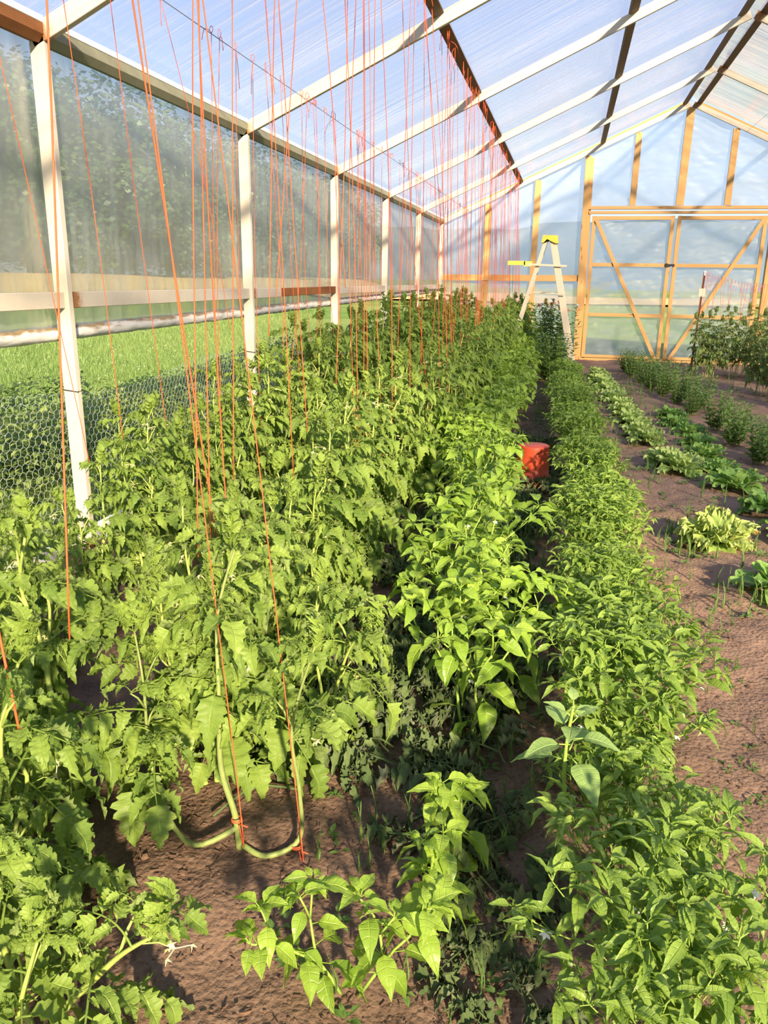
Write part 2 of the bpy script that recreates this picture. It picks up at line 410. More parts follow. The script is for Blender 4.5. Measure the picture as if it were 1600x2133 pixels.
# far field and hills behind the end wall
X, Y = np.meshgrid(np.linspace(-60, 90, 40), np.linspace(62, 100, 12))
g = G(); g.add(np.stack([X, Y, outer_z(X, Y)+.12+.3*vnoise(X, Y, 9, 8)], -1).reshape(-1, 3), gridF(12, 40))
g.build('far_field', M['field'], kind='structure', label='tan field far behind the end wall')
xs = np.linspace(-220, 260, 120); t = np.linspace(0, 1, 14)
hh = 20+1.6*np.sin(xs/47+.6)+1.*np.sin(xs/17)+1.5*vnoise(xs, xs*0, 9, 4)
V = np.stack([np.stack([xs, 200+90*tt+0*xs, hh*np.sin(tt*PI/2)-.5+vnoise(xs, 0*xs+tt*30, 12, 6)*2*tt], -1) for tt in t])
g = G(); g.add(V.reshape(-1, 3), gridF(14, 120)); g.build('hills', M['hill'], kind='structure', label='blue wooded ridge behind the end wall')

def sheet(name, P00, U, Vv, nu, nv, amp, mat, wr, **tags):
    """film sheet: P00 + u*U + v*Vv, pushed along its normal by wr(u, v)"""
    u = np.linspace(0, 1, nu); v = np.linspace(0, 1, nv); uu, vv = np.meshgrid(u, v)
    P00, U, Vv = (np.asarray(q, float) for q in (P00, U, Vv)); n = unit(np.cross(U, Vv))
    P = P00+uu[..., None]*U+vv[..., None]*Vv+(amp*wr(uu, vv))[..., None]*n
    g = G(); g.add(P.reshape(-1, 3), gridF(nv, nu)); return g.build(name, mat, **tags)

LR = D+.05-YB
def roofwr(uu, vv):
    y = uu*LR; s = vnoise(y, vv*1.3, .11, 21)+.7*vnoise(y, vv*2.2+3, .045, 22)
    m = np.clip(vnoise(y, vv*4, 1.1, 23)*3+.45, 0.05, 1); return s*m
c_, s_ = math.cos(math.atan(SL)), math.sin(math.atan(SL)); run = XC-XL+.12; lift = .085
roof = sheet('ceiling', (XL-.12, YB, ZE-.12*SL+lift), (0, LR, 0), (run, 0, run*SL), 1700, 14, .008, M['roof_film'], roofwr, kind='structure', label='clear polythene roof film, left slope')
sheet('ceiling', (XR+.12, YB, ZE-.12*SL+lift), (0, LR, 0), (-run, 0, run*SL), 1700, 14, .008, M['roof_film'], roofwr, kind='structure', label='clear polythene roof film, right slope')

def rollz(y): return 1.285+.105*np.clip((y-3)/14, 0, 1)
# left side film hangs from the eave to the roll
ys = np.arange(YB, D+.05, .012); vs = np.linspace(0, 1, 26); YY, VV = np.meshgrid(ys, vs)
zt = ZE+.03; zb = rollz(YY)-.01
pin = np.minimum(np.abs((YY-D) % DY), DY-np.abs((YY-D) % DY))
fold = vnoise(YY+.12*VV*np.sin(YY*3), VV*1.2, .16, 31)*.030+vnoise(YY, VV*1.5, .055, 32)*.012+.012*vnoise(YY, VV*9, .4, 33)*VV
XX = XL-.062-np.abs(fold)*np.clip(.4+VV, 0, 1)
g = G(); g.add(np.stack([XX, YY, zt+(zb-zt)*VV], -1).reshape(-1, 3), gridF(len(vs), len(ys)))
g.build('wall_left', M['side_film'], kind='structure', label='hazy hanging side film')
g = G(); ys = np.arange(YB, D, .03); th = np.linspace(0, 2*PI, 17)[:-1]; YY, TT = np.meshgrid(ys, th, indexing='ij')
RR = .046+.010*vnoise(YY*3, TT*1.3, .3, 35)+.006*vnoise(YY+TT*.07, TT, .06, 36)
P = np.stack([RR*np.cos(TT), YY-8, RR*np.sin(TT)*.95+rollz(YY)-1.33-.02], -1)
a = np.arange(P.shape[0]*16).reshape(-1, 16); b = np.roll(a, -1, 1)
g.add(P.reshape(-1, 3), np.stack([a[:-1], b[:-1], b[1:], a[1:]], -1).reshape(-1, 4))
g.build('rolled_film', M['roll'], loc=(XL-.09, 8, 1.33), label='long dirty roll of plastic film hanging under the left side wall', category='plastic roll')
# right side film; unseen front film added to even out the sunlight
wr0 = lambda u, v: vnoise(u*40, v*3, 1., 41)
sheet('wall_right', (XR+.05, YB, 0), (0, LR, 0), (0, 0, ZE+.1), 200, 6, .015, M['sun_dimming_film'], wr0, kind='structure')
def gable_sheet(name, y, mat, zmin_door, **tags):
    xs = np.linspace(XL-.05, XR+.05, 420); vs = np.linspace(0, 1, 90); XX, VV = np.meshgrid(xs, vs)
    top = np.where(XX <= XC, ZE+SL*(XX-XL), ZE+SL*(XR-XX))+(.105 if y < 0 else .06)
    bot = np.where((XX > .27) & (XX < 3.76), zmin_door, 0.0)
    ZZ = bot+(top-bot)*VV
    w = .03*vnoise(XX+ZZ*.6, ZZ-XX*.5, .35, 51)+.02*vnoise(XX-ZZ*.8, ZZ*2.2+XX*.4, .16, 52)+.03*vnoise(XX, ZZ, 1.2, 53)
    g = G(); g.add(np.stack([XX, y+w, ZZ], -1).reshape(-1, 3), gridF(90, 420)); return g.build(name, mat, **tags)
gable_sheet('wall_back', D+.10, M['gable_film'], 3.02, kind='structure', label='hazy film of the far end wall')
gable_sheet('wall_front_unseen', YB, M['sun_dimming_film'], 0., kind='structure')

# steel posts, rafters, rails
for k, y in enumerate(PY[:7]):
    where = ['in the far corner', 'nearest the far corner post', 'behind the middle of the tomatoes', 'third from the front', 'second from the front',
             'nearest the camera', 'beside the photographer'][k]
    lab = {0: 'cream steel corner post where the left side meets the end wall', 1: 'cream steel side post next to the far corner post', 2: 'cream steel side post, third from the far left corner',
           3: 'cream steel side post above dense tomato tops, third from the front', 4: 'cream steel side post with the brown rail joining its far side', 5: 'tall cream steel side post nearest the camera, rusty at its rail weld', 6: 'cream steel side post beside the photographer'}[k]
    p = bar('steel_post', (XL, y, -.05), (XL, y, ZE-.02), .088, .045, M['steel'], up=(0, 1, 0), label=lab, category='post', group='cream steel posts of the left side')
    g = G()
    for zz in (1.46, ZE-.05):
        for q in range(26):
            a = q/26*2*PI; pt = np.array([np.clip(.052*math.cos(a), -.047, .047), np.clip(.032*math.sin(a), -.026, .026), 0])
            V, F = boxV(-.006, .006, -.005, .005, -.012, .012); g.add(V*rng.uniform(.7, 1.3)+pt+[0, 0, rng.normal(0, .008)], F)
    w = g.build('weld', M['rust'], smooth=False); w.parent = p
    w.matrix_basis = p.matrix_basis.inverted() @ Matrix.Translation((XL, y, 0))
    if k in (4, 5):
        V, F = tube([(XL-.048, y-.03, .96), (XL+.05, y-.028, .95), (XL+.05, y+.028, .955), (XL-.048, y+.03, .965), (XL-.10, y+.03, .97)], .0028, 5)
        g = G(); g.add(V, F); t_ = g.build('wire_tie', M['black'], label='black wire tie'); t_.parent = p; t_.matrix_basis = p.matrix_basis.inverted()
SN, CS = math.sin(math.atan(SL)), math.cos(math.atan(SL))
for k, y in enumerate(PY):
    n = nth(k)
    bar('roof_rafter', (XL-.03, y, ZE-.055), (XC-.03, y, roofz(XC)-.07), .045, .095, M['steel'], label='cream steel rafter of the left roof slope, %s from the end wall' % n,
        category='rafter', group='cream steel rafters of the left slope')
    bar('roof_rafter', (XC+.03, y, roofz(XC)-.07), (XR+.03, y, ZE-.055), .045, .095, M['steel'], label='cream steel rafter of the right roof slope, %s from the end wall' % n,
        category='rafter', group='cream steel rafters of the right slope')
eprof = [(-.05, -.045), (.015, -.06), (.047, -.022), (.047, .028), (.03, .034), (-.05, .034)]
for k in range(7):
    y0, y1 = PY[k+1]+.02, PY[k]-.02
    e = bar('eave_beam', (XL, y1, ZE-.02), (XL, y0, ZE-.02), 0, 0, M['eave'] if k != 5 else M['brown_steel'], prof=eprof, label='%s steel eave beam on top of the left side, %s bay from the end wall' % (('grey', nth(k)) if k != 5 else ('dark brown', nth(k))), category='beam', group='eave beams')
    bar('film_batten', (XL+.045, y1, ZE+.026), (XL+.045, y0, ZE+.026), .012, .034, M['white_board'], parent=e, label='white batten')
for k in range(7):
    y0, y1 = PY[k+1]+.024, PY[k]-.024
    if k == 3-0:
        # the bay that is half brown: 6.82 .. 9.54
        r = bar('side_rail', (XL, y0, 1.46), (XL, 7.60, 1.46), .04, .088, M['steel'], label='cream steel side rail whose far half is brown, between second and third posts', category='rail', group='cream side rails')
        bar('rail_extension', (XL, 7.60, 1.46), (XL, y1, 1.468), .04, .078, M['brown_steel'], parent=r, label='brown painted piece')
    else:
        bar('side_rail', (XL, y0, 1.46), (XL, y1, 1.46), .04, .088, M['steel'], label='cream horizontal steel rail of the left side, %s bay from the end wall' % nth(k), category='rail', group='cream side rails')
    bar('baseboard_left', (XL-.01, y0, .04), (XL-.01, y1, .04), .03, .13, M['white_board'], kind='structure')
# purlins
for x, lab in ((-1.15, 'dark brown wooden purlin hung with orange twine'), (.42, 'brown wooden purlin halfway up the left slope'), (XC-.13, 'brown ridge board left of the ridge'), (XC+.13, 'brown ridge board right of the ridge'), (3.7, 'brown wooden purlin on the right slope')):
    z = roofz(x)+.035; up = (-SL, 0, 1) if x < XC else (SL, 0, 1)
    zz = z-.03
    bar('roof_purlin' if 'purlin' in lab else 'ridge_board', (x, YB, zz), (x, D-.03, zz), .092, .042, M['brown_wood'], up=up, label=lab, category='beam')

# far end wall framing
def stud(x0, z0, z1, w, lab, d=.04, x1=None, y=D+.03):
    return bar('wall_stud', (x0, y, z0), (x1 if x1 is not None else x0, y, z1), w, d, M['pine'], up=(0, 1, 0), label=lab, category='stud', group='pine studs of the end wall')
for x, lab in ((-1.80, 'orange pine stud behind the hanging twine, nearest the left corner'), (-.80, 'orange pine stud behind the stepladder'), (4.85, 'pine stud right of the double door'), (5.85, 'pine stud nearest the right corner')):
    stud(x, 0, roofz(x)-.12, .125, lab)
dp = bar('door_post', (.23, D+.01, 0), (.17, D+.01, roofz(.17)-.12), .12, .13, M['pine'], up=(0, 1, 0), label='thick orange pine post left of the double door', category='post')
bar('door_stop', (.345-.04, D+.045, 0), (.285-.04, D+.045, 4.0), .07, .04, M['pine'], up=(0, 1, 0), parent=dp)
dp = bar('door_post', (3.82, D+.01, 0), (3.82, D+.01, roofz(3.82)-.12), .12, .13, M['pine'], up=(0, 1, 0), label='thick orange pine post right of the double door', category='post')
stud(1.10, 3.10, roofz(1.1)-.12, .12, 'short pine stud above the left door leaf'); stud(XC-.02, 3.10, roofz(XC)-.12, .15, 'knotty pine king post under the ridge', x1=XC); stud(2.90, 3.10, roofz(2.9)-.12, .12, 'short pine stud above the right door leaf')
h = bar('door_header', (.22, D+.01, 3.055), (3.95, D+.01, 3.055), .06, .06, M['pine'], label='double pine header above the doors', category='beam')
bar('lower_board', (.26, D+.02, 2.965), (3.9, D+.02, 2.965), .05, .055, M['pine'], parent=h)
bar('wall_girt', (XL+.05, D+.01, 1.655), (-.86, D+.01, 1.665), .04, .125, M['pine'], label='horizontal pine girt behind the twine', category='girt')
bar('wall_girt', (-.73, D+.01, 1.665), (.15, D+.01, 1.675), .04, .125, M['pine'], label='horizontal pine girt behind the stepladder', category='girt')
bar('sill_board', (.30, D+.02, -.02), (XR, D+.02, -.02), .04, .16, M['pine'], label='pine sill board on the soil under the doors', category='board')
for s in (0, 1):
    a, b = ((XL+.05, D+.04, roofz(XL)+.01), (XC-.12, D+.04, roofz(XC-.12)+.005)) if s == 0 else ((XC+.12, D+.04, roofz(XC)-.05), (XR, D+.04, ZE+.01))
    bar('verge_board', a, b, .04, .085, M['pine'], label='orange pine board along the %s end rafter' % ('left' if s == 0 else 'right'), category='board')
for s, (x0, x1) in enumerate(((.34, 1.945), (2.005, 3.68))):
    dr = empty('door_%d' % (s+1), (x0 if s == 0 else x1, D+.03, 0), kind='structure', label='%s pine framed film door leaf' % ('left', 'right')[s])
    bar('stile', (x0+.035, D+.02, .04), (x0+.035, D+.02, 2.90), .075, .04, M['pine'], up=(0, 1, 0), parent=dr)
    bar('stile', (x1-.035, D+.02, .04), (x1-.035, D+.02, 2.90), .075, .04, M['pine'], up=(0, 1, 0), parent=dr)
    for z in (.08, .945, 1.95, 2.86): bar('rail', (x0+.07, D+.02, z), (x1-.07, D+.02, z), .04, .072, M['pine'], parent=dr)
    if s == 0: bar('brace', (x0+.08, D-.02, 2.82), (x1-.10, D-.02, .06), .075, .03, M['pine'], up=(0, 1, 0), parent=dr)
    else: bar('brace', (x1-.08, D-.02, 2.82), (x0+.12, D-.02, .06), .075, .03, M['pine'], up=(0, 1, 0), parent=dr)
    xs = np.linspace(x0+.02, x1-.02, 120); zs = np.linspace(.06, 2.88, 200); XX, ZZ = np.meshgrid(xs, zs)
    w = .08*vnoise(XX*.7+ZZ, ZZ*1.6-XX*.9, .34, 61+s)+.03*vnoise(XX+ZZ*1.3, ZZ*2.5-XX, .18, 63+s)+.015*vnoise(XX, ZZ*3, .2, 65)
    g = G(); g.add(np.stack([XX, D+.075+w*.7, ZZ], -1).reshape(-1, 3), gridF(200, 120))
    f = g.build('film_panel', M['gable_film'], label='crinkled clear film'); f.parent = dr; f.location = -Vector(dr.location)
    if s == 0:
        g = G(); g.add(*boxV(x1-.06, x1+.09, D-.03, D, 1.93, 1.975)); g.add(*boxV(x1-.085, x1-.05, D-.04, D, 1.91, 1.99))
        l_ = g.build('latch', M['black'], smooth=False, label='black latch'); l_.parent = dr; l_.location = -Vector(dr.location)

# chicken wire fence on the left side
g = G(); px = .052; hx = px/math.sqrt(3); pts = {}; segs = []
r0 = 2.3; ncol = int((17.5-r0)/px); nrow = int(.99/(hx*1.5))
def node(u, v):
    y = r0+u; z = .0+v
    x = XL-.085-.06*max(0, vnoise(np.array([y]), np.array([z*1.5]), .8, 71)[0])-.05*max(0, math.sin(z*3)*math.sin(y*1.1))
    zz = z*(1+.05*math.sin(y*2.3)); return (x, y, zz)
for j in range(nrow):
    for i in range(ncol):
        u = i*px+(px/2 if j % 2 else 0); v = j*hx*1.5
        a = (u, v+hx/2); b = (u, v-hx/2); c = (u+px/2, v+hx); d = (u-px/2, v+hx)
        segs += [(b, a)]+([(a, c), (a, d)] if j < nrow-1 else [(a, c), (a, d)])
S = np.array([[node(*p), node(*q)] for p, q in segs]); S[:, :, 2] = np.maximum(S[:, :, 2], .005)
A_, B_ = S[:, 0], S[:, 1]; T = B_-A_; T /= np.linalg.norm(T, axis=1)[:, None]+1e-9
N1 = np.cross(T, np.array([1., 0, 0])); N1 /= np.linalg.norm(N1, axis=1)[:, None]+1e-9; N2 = np.cross(T, N1); rr = .0011
V = np.stack([P+rr*(math.cos(q)*N1+math.sin(q)*N2) for P in (A_, B_) for q in (0, 2*PI/3, 4*PI/3)], 1)
base = (np.arange(len(S))*6)[:, None]
F = np.concatenate([base+np.array([i, (i+1) % 3, (i+1) % 3+3, i+3]) for i in range(3)])
g.add(V.reshape(-1, 3)-[XL-.1, 8, 0], F)
g.build('wire_fence', M['mesh_wire'], loc=(XL-.1, 8, 0), label='hexagonal chicken wire fence along the open foot of the left side', category='fence')

# ------------------------------------------------------------------ leaves
def leaflet(w, n=12, m=2, fold=.3, curl=.35, serr=0., nl=5, ruf=.03, seed=0, ell=.75, tip=1.0, twist=0.):
    r = np.random.default_rng(seed); t = np.linspace(0, 1, n+1); u = np.linspace(-1, 1, 2*m+1)
    W = w*np.sin(PI*np.clip(t, 0, 1)**ell)**tip+.006
    tt, uu = np.meshgrid(t, u, indexing='ij'); WW = np.repeat(W[:, None], len(u), 1)
    p = (tt*nl+r.uniform(0, .3)) % 1
    k = np.abs(uu)**2; WW = WW*(1+serr*k*(1.5*p-.6))
    yy = tt+serr*k*.16*(p-.3)*np.sin(PI*tt)
    x = uu*WW
    z = fold*np.abs(x)-curl*tt**2+ruf*np.sin(tt*nl*2*PI+r.uniform(0, 6)+uu)*np.abs(uu)+ruf*.6*np.sin(tt*9+uu*3+r.uniform(0, 6))
    y = yy-.22*curl*curl*tt**2
    a = twist*tt; x, z = x*np.cos(a)-z*np.sin(a)*.3, z+x*np.sin(a)
    V = np.stack([x, y, z], -1).reshape(-1, 3)
    A = np.stack([uu, np.clip(tt, .001, 1), 0*tt], -1).reshape(-1, 3)
    return V, gridF(n+1, 2*m+1), A

def place(g, tpl, pos, d, nrm, s, tint):
    V, F, A = tpl; R = frame(d, nrm); A2 = A.copy(); A2[:, 2] = np.clip(A[:, 2]+tint, 0, 1); g.add(V*s@R+pos, F, A2)

TL = [leaflet(.235+.04*(i % 3), 16, 2, .35+.3*((i*7) % 5)/4, .25+.24*(i % 4), .32, 5, .055, i, .62, .95, .45*((i % 3)-1)) for i in range(12)]
TLW = [leaflet(.20+.04*(i % 3), 12, 2, 1.3, .75, .4, 4, .08, 50+i, .75, .9, .8*((i % 3)-1)) for i in range(6)]
def compound(seed, tl, npair=3, droop=.35, wilt=False):
    """pinnate tomato leaf of unit length along +y"""
    r = np.random.default_rng(seed); g = G()
    s = np.linspace(0, 1, 9)
    cur = np.stack([.06*np.sin(s*3+seed), s*.80, .24*s-(droop+.12)*s**2], -1)
    V, F = tube(cur, .016*(1-.6*s), 5, False); A = np.zeros((len(V), 3)); A[:, 2] = .55; g.add(V, F, A)
    def at(q):
        i = q*8; k = min(int(i), 7); f = i-k; return cur[k]*(1-f)+cur[k+1]*f, unit(cur[k+1]-cur[k])
    P, T = at(1.); place(g, tl[r.integers(len(tl))], P, T+[0, 0, -.15], (0, 0, 1), .42, r.uniform(.2, .7))
    for k in range(npair):
        q = .38+.50*k/max(1, npair-1)*.98
        for sd in (-1, 1):
            P, T = at(min(.99, q+r.uniform(-.03, .03)))
            d = unit(T*r.uniform(.35, .7)+np.array([sd*1., 0, r.uniform(-.25, .12)]))
            st = .06; V, F = tube([P, P+d*st*.5, P+d*st], .009, 4, False); A = np.zeros((len(V), 3)); A[:, 2] = .5; g.add(V, F, A)
            place(g, tl[r.integers(len(tl))], P+d*st, d+[0, 0, -.12], (sd*-.15, 0, 1), r.uniform(.29, .38)*(1 if k else .85), r.uniform(.05, .75))
            if k < npair-1 and r.random() < .8:
                P2, T2 = at(q+.12); d2 = unit(T2*.3+np.array([sd*1., 0, .05]))
                place(g, tl[r.integers(len(tl))], P2, d2, (0, 0, 1), r.uniform(.08, .12), r.uniform(.2, .8))
    return g.arrays()
CL = [compound(i, TL, 3, .25+.12*(i % 4)) for i in range(8)]
CLW = [compound(40+i, TLW, 3, .15) for i in range(5)]

def smooth_path(pts, n):
    P = np.asarray(pts, float); t = np.linspace(0, len(P)-1, n); out = []
    for q in t:
        i = min(int(q), len(P)-2); f = q-i; p0 = P[max(i-1, 0)]; p1 = P[i]; p2 = P[i+1]; p3 = P[min(i+2, len(P)-1)]
        out.append(.5*((2*p1)+(-p0+p2)*f+(2*p0-5*p1+4*p2-p3)*f*f+(-p0+3*p1-3*p2+p3)*f**3))
    return np.array(out)

def tomato_meshes(name, leaders, seed, leaf0=.22, step=.078, L=.36, leafmat='tomato_leaf', stemmat='tomato_stem', rad=.0115, flowers=4, fruit=0, Lmin=.13):
    """returns the meshes of one plant: stem, foliage, flower trusses, fruits (local coordinates)"""
    r = np.random.default_rng(seed); gs = G(); gf = G(); trusses = []; fruits = []
    for li, pts in enumerate(leaders):
        P = smooth_path(pts, 26); seg = np.r_[0, np.cumsum(np.linalg.norm(np.diff(P, axis=0), axis=1))]; tot = seg[-1]
        V, F = tube(P, rad*(1-.68*seg/tot)*(1 if li == 0 else .85), 7); gs.add(V, F)
        q = leaf0*(1 if li == 0 else .7)+r.uniform(0, .05); az = r.uniform(0, 6)
        while q < tot:
            k = np.searchsorted(seg, q)-1; k = max(0, min(k, len(P)-2)); f = (q-seg[k])/(seg[k+1]-seg[k]); p = P[k]*(1-f)+P[k+1]*f
            h = q/tot; az += 2.4+r.uniform(-.5, .5)
            el = -.15+.75*h+r.uniform(-.2, .25)
            d = np.array([math.cos(az)*math.cos(el), math.sin(az)*math.cos(el), math.sin(el)])
            Lf = (L*(1-.55*h**2.2))*r.uniform(.75, 1.15); Lf = max(Lf, Lmin*.8)
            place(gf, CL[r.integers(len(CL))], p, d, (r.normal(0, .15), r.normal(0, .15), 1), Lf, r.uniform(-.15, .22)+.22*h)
            if r.random() < .5:   # side shoot
                d2 = unit(d+[0, 0, 1.2]); p2 = p+d2*r.uniform(.06, .13)
                V, F = tube([p, (p+p2)/2+[0, 0, .01], p2], [.004, .0035, .002], 5); gs.add(V, F)
                for _ in range(3):
                    a2 = r.uniform(0, 6.28); place(gf, CL[r.integers(len(CL))], p2, (math.cos(a2), math.sin(a2), .5), (0, 0, 1), Lf*r.uniform(.35, .6), r.uniform(0, .4))
            q += step*r.uniform(.75, 1.25)
        for _ in range(5):
            a2 = r.uniform(0, 6.28); place(gf, CL[r.integers(len(CL))], P[-1], (math.cos(a2)*.7, math.sin(a2)*.7, 1), (math.cos(a2), math.sin(a2), .2), Lmin*r.uniform(.5, 1.), .55)
        for _ in range(max(1, flowers//2)):
            k = r.integers(12, 24); p = P[k]; a2 = r.uniform(0, 6.28); d = np.array([math.cos(a2), math.sin(a2), -.1]); gy = G()
            c = d*.07; V, F = tube([0*d, d*.04+[0, 0, .01], c], .0018, 4, False); gs.add(V+p, F)
            for _ in range(4):
                cc = c+r.normal(0, .014, 3); dn = unit([r.normal(0, .4), r.normal(0, .4), -1])
                for m_ in range(5):
                    a3 = m_*1.2566; e1 = frame(dn, (1, 0, .1)); dd = unit(dn*.55+math.cos(a3)*e1[0]+math.sin(a3)*e1[2])
                    side = unit(np.cross(dd, dn))*.0030; tp = cc+dd*.014
                    gy.add([cc-side, cc+side, tp, tp], [[0, 1, 2, 3]])
                V, F = tube([c, cc], .0012, 4, False); gy.add(V, F)
            trusses.append((p, gy.mesh('flower_truss', M['pale_petal'])))
        for _ in range(fruit):
            k = r.integers(5, 12); a2 = r.uniform(0, 6.28); fruits.append((P[k]+[.05*math.cos(a2), .05*math.sin(a2), -.03], r.uniform(.022, .034)))
    return (gs.mesh('stem', M[stemmat]), gf.mesh('foliage', M[leafmat]), trusses, fruits)

def ball(r, seed=0, n=10, k=14, sq=.85, lob=.05):
    th = np.linspace(0.02, PI-.02, n); ph = np.arange(k)*2*PI/k; T_, P_ = np.meshgrid(th, ph, indexing='ij')
    R = r*(1+lob*np.cos(P_*5)*np.sin(T_))
    V = np.stack([R*np.sin(T_)*np.cos(P_), R*np.sin(T_)*np.sin(P_), r*sq*np.cos(T_)], -1).reshape(-1, 3)
    a = np.arange(n*k).reshape(n, k); b = np.roll(a, -1, 1)
    return V, np.stack([a[:-1], a[1:], b[1:], b[:-1]], -1).reshape(-1, 4)

def plant_from(name, ms, loc, **tags):
    root = empty(name, loc, **tags)
    for nm, me in zip(('stem', 'foliage'), ms[:2]):
        o = bpy.data.objects.new(nm, me); COL.objects.link(o); o.parent = root
    for p, me in ms[2]:
        o = bpy.data.objects.new('flower_truss' if 'tomato' in name else 'blossom', me); COL.objects.link(o); o.parent = root; o.location = tuple(p)
    for p, r in (ms[3] if len(ms) > 3 else ()):
        g = G(); g.add(*ball(r)); o = g.build('fruit', M['green_tomato'], label='unripe pale green tomato'); o.parent = root; o.location = tuple(p)
    return root

def rand_leaders(seed, H, n=3, spread=.16, base=.03):
    r = np.random.default_rng(seed); out = []
    for i in range(n):
        a = i*2*PI/n+r.uniform(-.6, .6); b = np.array([math.cos(a), math.sin(a), 0])
        h = H*(1 if i == 0 else r.uniform(.72, .98)); sp = spread*(.5 if i == 0 else 1)
        pts = [b*base*(i > 0)]+[b*sp*(q**.7)+np.array([r.normal(0, .02), r.normal(0, .02), h*q]) for q in (.2, .42, .65, .84, 1.)]
        out.append(pts)
    return out

TOM = []
for i in range(6):
    H = (1.05, 1.15, 1.0, 1.1, 1.2, 1.08)[i]
    TOM.append(tomato_meshes('tomato', rand_leaders(100+i, H, 3 if i % 2 else 4, .17), 200+i, leaf0=.20, fruit=1 if i in (1, 4) else 0))

def gz(x, y): return float(soil_z(np.array([x]), np.array([y]))[0])

first = {}
def add_tomato(i, x, y, rz, sc, label, group, kinds=TOM, key='t'):
    k = (key, i % len(kinds))
    tags = dict(label=label, category='tomato plant', group=group)
    if k not in first:
        first[k] = plant_from('tomato_plant', kinds[k[1]], (x, y, gz(x, y)-.01), **tags)
        first[k].rotation_euler = (0, 0, rz); first[k].scale = (sc,)*3; return first[k]
    return clone(first[k], (x, y, gz(x, y)-.01), rz, sc, small=y > 8, **tags)

# ------------------------------------------------------------------ tomato rows
rowA = []; y = 2.55; i = 0
while y < 17.2:
    top = np.interp(y, [2.4, 3.3, 4.5, 7, 18], [.72, .84, .98, 1.22, 1.32])
    x = -2.08+rng.uniform(-.06, .06)
    o = add_tomato(i*5+i//6, x, y, rng.uniform(0, 6.28), top/1.12*rng.uniform(.93, 1.05), 'twine-trained tomato plant, %s from the front in the row beside the white posts' % nth(i), 'tomato plants in the row beside the white posts')
    rowA.append((x, y, top)); y += .46*rng.uniform(.9, 1.1); i += 1
rowB = []; y = 2.35; i = 1
while y < 17.2:
    top = np.interp(y, [2.0, 6, 12, 17], [.92, 1.02, 1.16, 1.25])
    x = -1.08+rng.uniform(-.08, .08)+.006*y
    o = add_tomato(i*7+i//5, x, y, rng.uniform(0, 6.28), top/1.12*rng.uniform(.93, 1.06), 'twine-trained tomato plant, %s from the front in the middle row' % nth(i+2), 'tomato plants in the middle row')
    rowB.append((x, y, top)); y += .47*rng.uniform(.9, 1.1); i += 1

# foreground plants of the middle row, each with its own stems
hero = tomato_meshes('h', [
    [(0, 0, 0), (-.01, .0, .12), (-.05, .01, .26), (-.06, .04, .46), (-.08, .10, .68), (-.04, .14, .86)],
    [(.01, 0, .02), (.09, -.02, .015), (.17, .03, .05), (.165, .05, .20), (.14, .07, .38), (.20, .10, .62)],
    [(0, 0, .08), (-.11, -.06, .045), (-.22, -.01, .10), (-.28, .03, .26), (-.30, .06, .46), (-.34, .10, .60)],
    [(0, 0, .05), (-.05, .05, .16), (-.13, .12, .30), (-.18, .18, .48), (-.14, .22, .70)]], 311, leaf0=.60, step=.07, L=.34, stemmat='old_stem', rad=.0105, flowers=3)
h1 = plant_from('tomato_plant', hero, (-.80, 1.76, gz(-.8, 1.76)-.01), label='tomato plant with bare arching lower stems on open soil, red twine at its foot', category='tomato plant', group='tomato plants in the middle row')
near = tomato_meshes('n', rand_leaders(412, .78, 4, .20), 413, leaf0=.10, step=.07, L=.32, rad=.011, flowers=6)
plant_from('tomato_plant', near, (-1.22, 1.28, 0), label='tomato plant filling the left foreground nearest the camera', category='tomato plant', group='tomato plants in the middle row')
near2 = tomato_meshes('n', [[(0, 0, 0), (.06, .02, .12), (.14, .02, .22), (.22, .0, .32), (.30, -.02, .40)], [(0, 0, 0), (-.05, .02, .15), (-.06, .0, .32), (-.1, .0, .52)], [(0, 0, 0), (.02, -.08, .12), (.06, -.1, .26), (.10, -.08, .40)]], 419, leaf0=.12, step=.075, L=.28, rad=.011, flowers=3)
plant_from('tomato_plant', near2, (-.98, 1.10, 0), label='low tomato shoot leaning right over dark soil at the bottom left', category='tomato plant', group='tomato plants in the middle row')
near3 = tomato_meshes('n', rand_leaders(512, .92, 3, .18), 513, leaf0=.16, step=.07, L=.36, rad=.012, flowers=4, fruit=1)
plant_from('tomato_plant', near3, (-1.45, 1.80, 0), label='bushy tomato plant behind the left foreground plant, beside thick orange twine', category='tomato plant', group='tomato plants in the middle row')
plant_from('tomato_plant', tomato_meshes('n', rand_leaders(612, .86, 3, .16), 613, leaf0=.16, step=.072, L=.35, rad=.011, flowers=4, fruit=1), (-1.0, 2.05, 0), label='tomato plant straight behind the bare-stemmed plant', category='tomato plant', group='tomato plants in the middle row')
plant_from('tomato_plant', tomato_meshes('n', rand_leaders(712, .72, 3, .16), 713, leaf0=.14, step=.072, L=.35, rad=.011, flowers=4), (-1.9, 1.95, 0), label='first tomato plant inside the left side, at the picture edge', category='tomato plant', group='tomato plants in the row beside the white posts')

plant_from('tomato_plant', tomato_meshes('n', [[(0, 0, 0), (.02, -.02, .15), (.06, -.05, .32), (.12, -.10, .46), (.2, -.16, .52)], [(0, 0, 0), (-.03, .02, .18), (-.05, .0, .40), (-.02, -.04, .62)]], 763, leaf0=.16, step=.06, L=.30, rad=.009, flowers=2, fruit=1), (-.72, 2.38, 0), label='tomato plant with a shoot drooping over the dark heap of prunings', category='tomato plant', group='tomato plants in the middle row')

